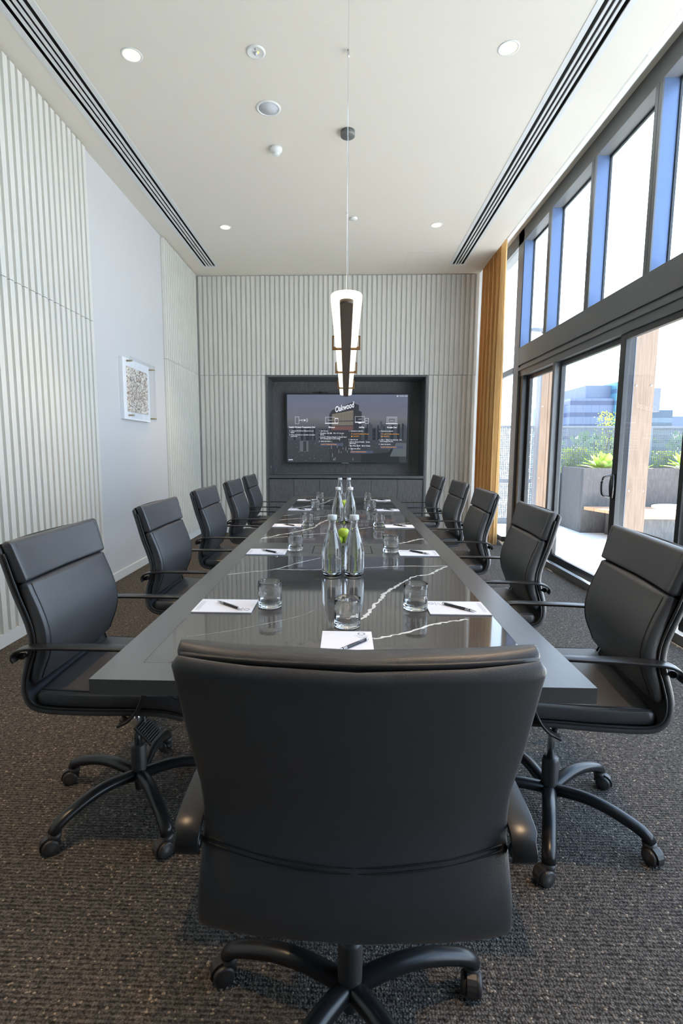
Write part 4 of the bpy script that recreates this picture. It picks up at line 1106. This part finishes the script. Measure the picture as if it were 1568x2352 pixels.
t = thing('street_lamp', (5.02, 13.0, -15.9), 'grey street lamp head seen through the high corner window', 'street lamp')
MB().tube([(0, 0, 0), (0, 0, 19.6), (-.1, 0, 20.0), (-.3, 0, 20.12)], [.09, .05, .04, .03], 10).build('pole', STEEL, t)
MB().tube([(-.15, 0, 20.08), (-.3, 0, 20.16), (-.55, 0, 20.18), (-.68, 0, 20.14)], [.03, .09, .10, .03], 12, ry=[.03, .05, .05, .02]).build('lamp_head', STEEL, t)

# ------------------------------------------------------------------ LIGHT
W = bpy.data.worlds.new('sky'); S.world = W; W.use_nodes = True
n = W.node_tree.nodes; l = W.node_tree.links; n.clear()
bg = n.new('ShaderNodeBackground'); o = n.new('ShaderNodeOutputWorld'); tc = n.new('ShaderNodeTexCoord'); sx = n.new('ShaderNodeSeparateXYZ')
l.new(tc.outputs['Generated'], sx.inputs[0])
r = n.new('ShaderNodeValToRGB'); E = r.color_ramp
E.elements[0].position = 0.0; E.elements[0].color = (.74, .87, 1.0, 1); E.elements[1].position = .8; E.elements[1].color = (.42, .66, 1.0, 1)
l.new(sx.outputs[2], r.inputs[0]); l.new(r.outputs[0], bg.inputs[0]); bg.inputs[1].default_value = 6.2; l.new(bg.outputs[0], o.inputs[0])
sun = bpy.data.lights.new('sun', 'SUN'); sun.energy = 40; sun.angle = R(.6); sun.color = (1, .96, .9)
so = bpy.data.objects.new('sun', sun); COL.objects.link(so)
so.rotation_euler = Vector((.10, .62, 1.0)).to_track_quat('Z', 'Y').to_euler()
for (ya, yb, za, zb, x) in ((YF, 8.8, 2.8, 4.3, 2.70), (YF, 8.8, .0, 2.5, 2.70)):
    p = bpy.data.lights.new('window_portal', 'AREA'); p.shape = 'RECTANGLE'; p.size = zb-za; p.size_y = yb-ya; p.cycles.is_portal = True
    po = bpy.data.objects.new('window_portal', p); COL.objects.link(po); po.location = (x, (ya+yb)/2, (za+zb)/2); po.rotation_euler = (0, R(90), 0)

# table and tableware sizes: everything above was laid out for a 0.74 m top; the real one is narrower and higher
K = .92
def tree(o):
    yield o
    for c in o.children: yield from tree(c)
done = set()
for o in [q for q in COL.objects if q.parent is None and q.name.split('.')[0] in ('conference_table', 'tumbler', 'water_bottle', 'glass_bowl', 'green_apple', 'notepad', 'ballpoint_pen')]:
    tbl = o.name == 'conference_table'
    o.location = (o.location.x*K, o.location.y*K, 0 if tbl else 1.38-(1.38-o.location.z)*K)
    for q in tree(o):
        if q is not o: q.location = q.location*K
        if q.data and q.data.name not in done:
            done.add(q.data.name); q.data.transform(Matrix.Translation((0, 0, 1.38*(1-K) if tbl else 0)) @ Matrix.Scale(K, 4))
# overall size: metric furniture (table top 0.73 m)
G = .93
done = set()
for o in COL.objects:
    o.location = o.location*G
    if o.type == 'MESH' and o.data.name not in done: done.add(o.data.name); o.data.transform(Matrix.Scale(G, 4))
    if o.type == 'LIGHT' and o.data.name not in done:
        done.add(o.data.name)
        if o.data.type == 'AREA': o.data.size *= G; o.data.size_y *= G
        if o.data.type == 'SPOT': o.data.energy *= G*G

# ------------------------------------------------------------------ CAMERA
cam = bpy.data.cameras.new('camera'); co = bpy.data.objects.new('camera', cam); COL.objects.link(co); S.camera = co
Mx = [[0.99945708, 0.00737197, -0.03211231], [0.03276581, -0.1201413, 0.99221594], [0.00345657, -0.99272943, -0.12031762]]
m4 = Matrix.Identity(4)
for i in range(3):
    m4[i][0] = Mx[i][0]; m4[i][1] = -Mx[i][1]; m4[i][2] = -Mx[i][2]
m4[0][3], m4[1][3], m4[2][3] = 0, 0, 1.38*G
co.matrix_world = m4
cam.sensor_fit = 'VERTICAL'; cam.sensor_height = 36; cam.sensor_width = 24
cam.lens = 1181/2352*36; cam.shift_x = 30/2352; cam.shift_y = 0
cam.clip_start = .05; cam.clip_end = 500
S.view_settings.view_transform = 'Standard'; S.view_settings.look = 'None'; S.view_settings.gamma = 1; S.view_settings.use_curve_mapping = False
S.view_settings.exposure = 0
S.cycles.max_bounces = 10; S.cycles.diffuse_bounces = 5; S.cycles.transmission_bounces = 10; S.cycles.transparent_max_bounces = 16; S.cycles.glossy_bounces = 4
S.cycles.use_denoising = True
S.cycles.sample_clamp_indirect = 6
S.cycles.use_adaptive_sampling = True; S.cycles.adaptive_threshold = .015
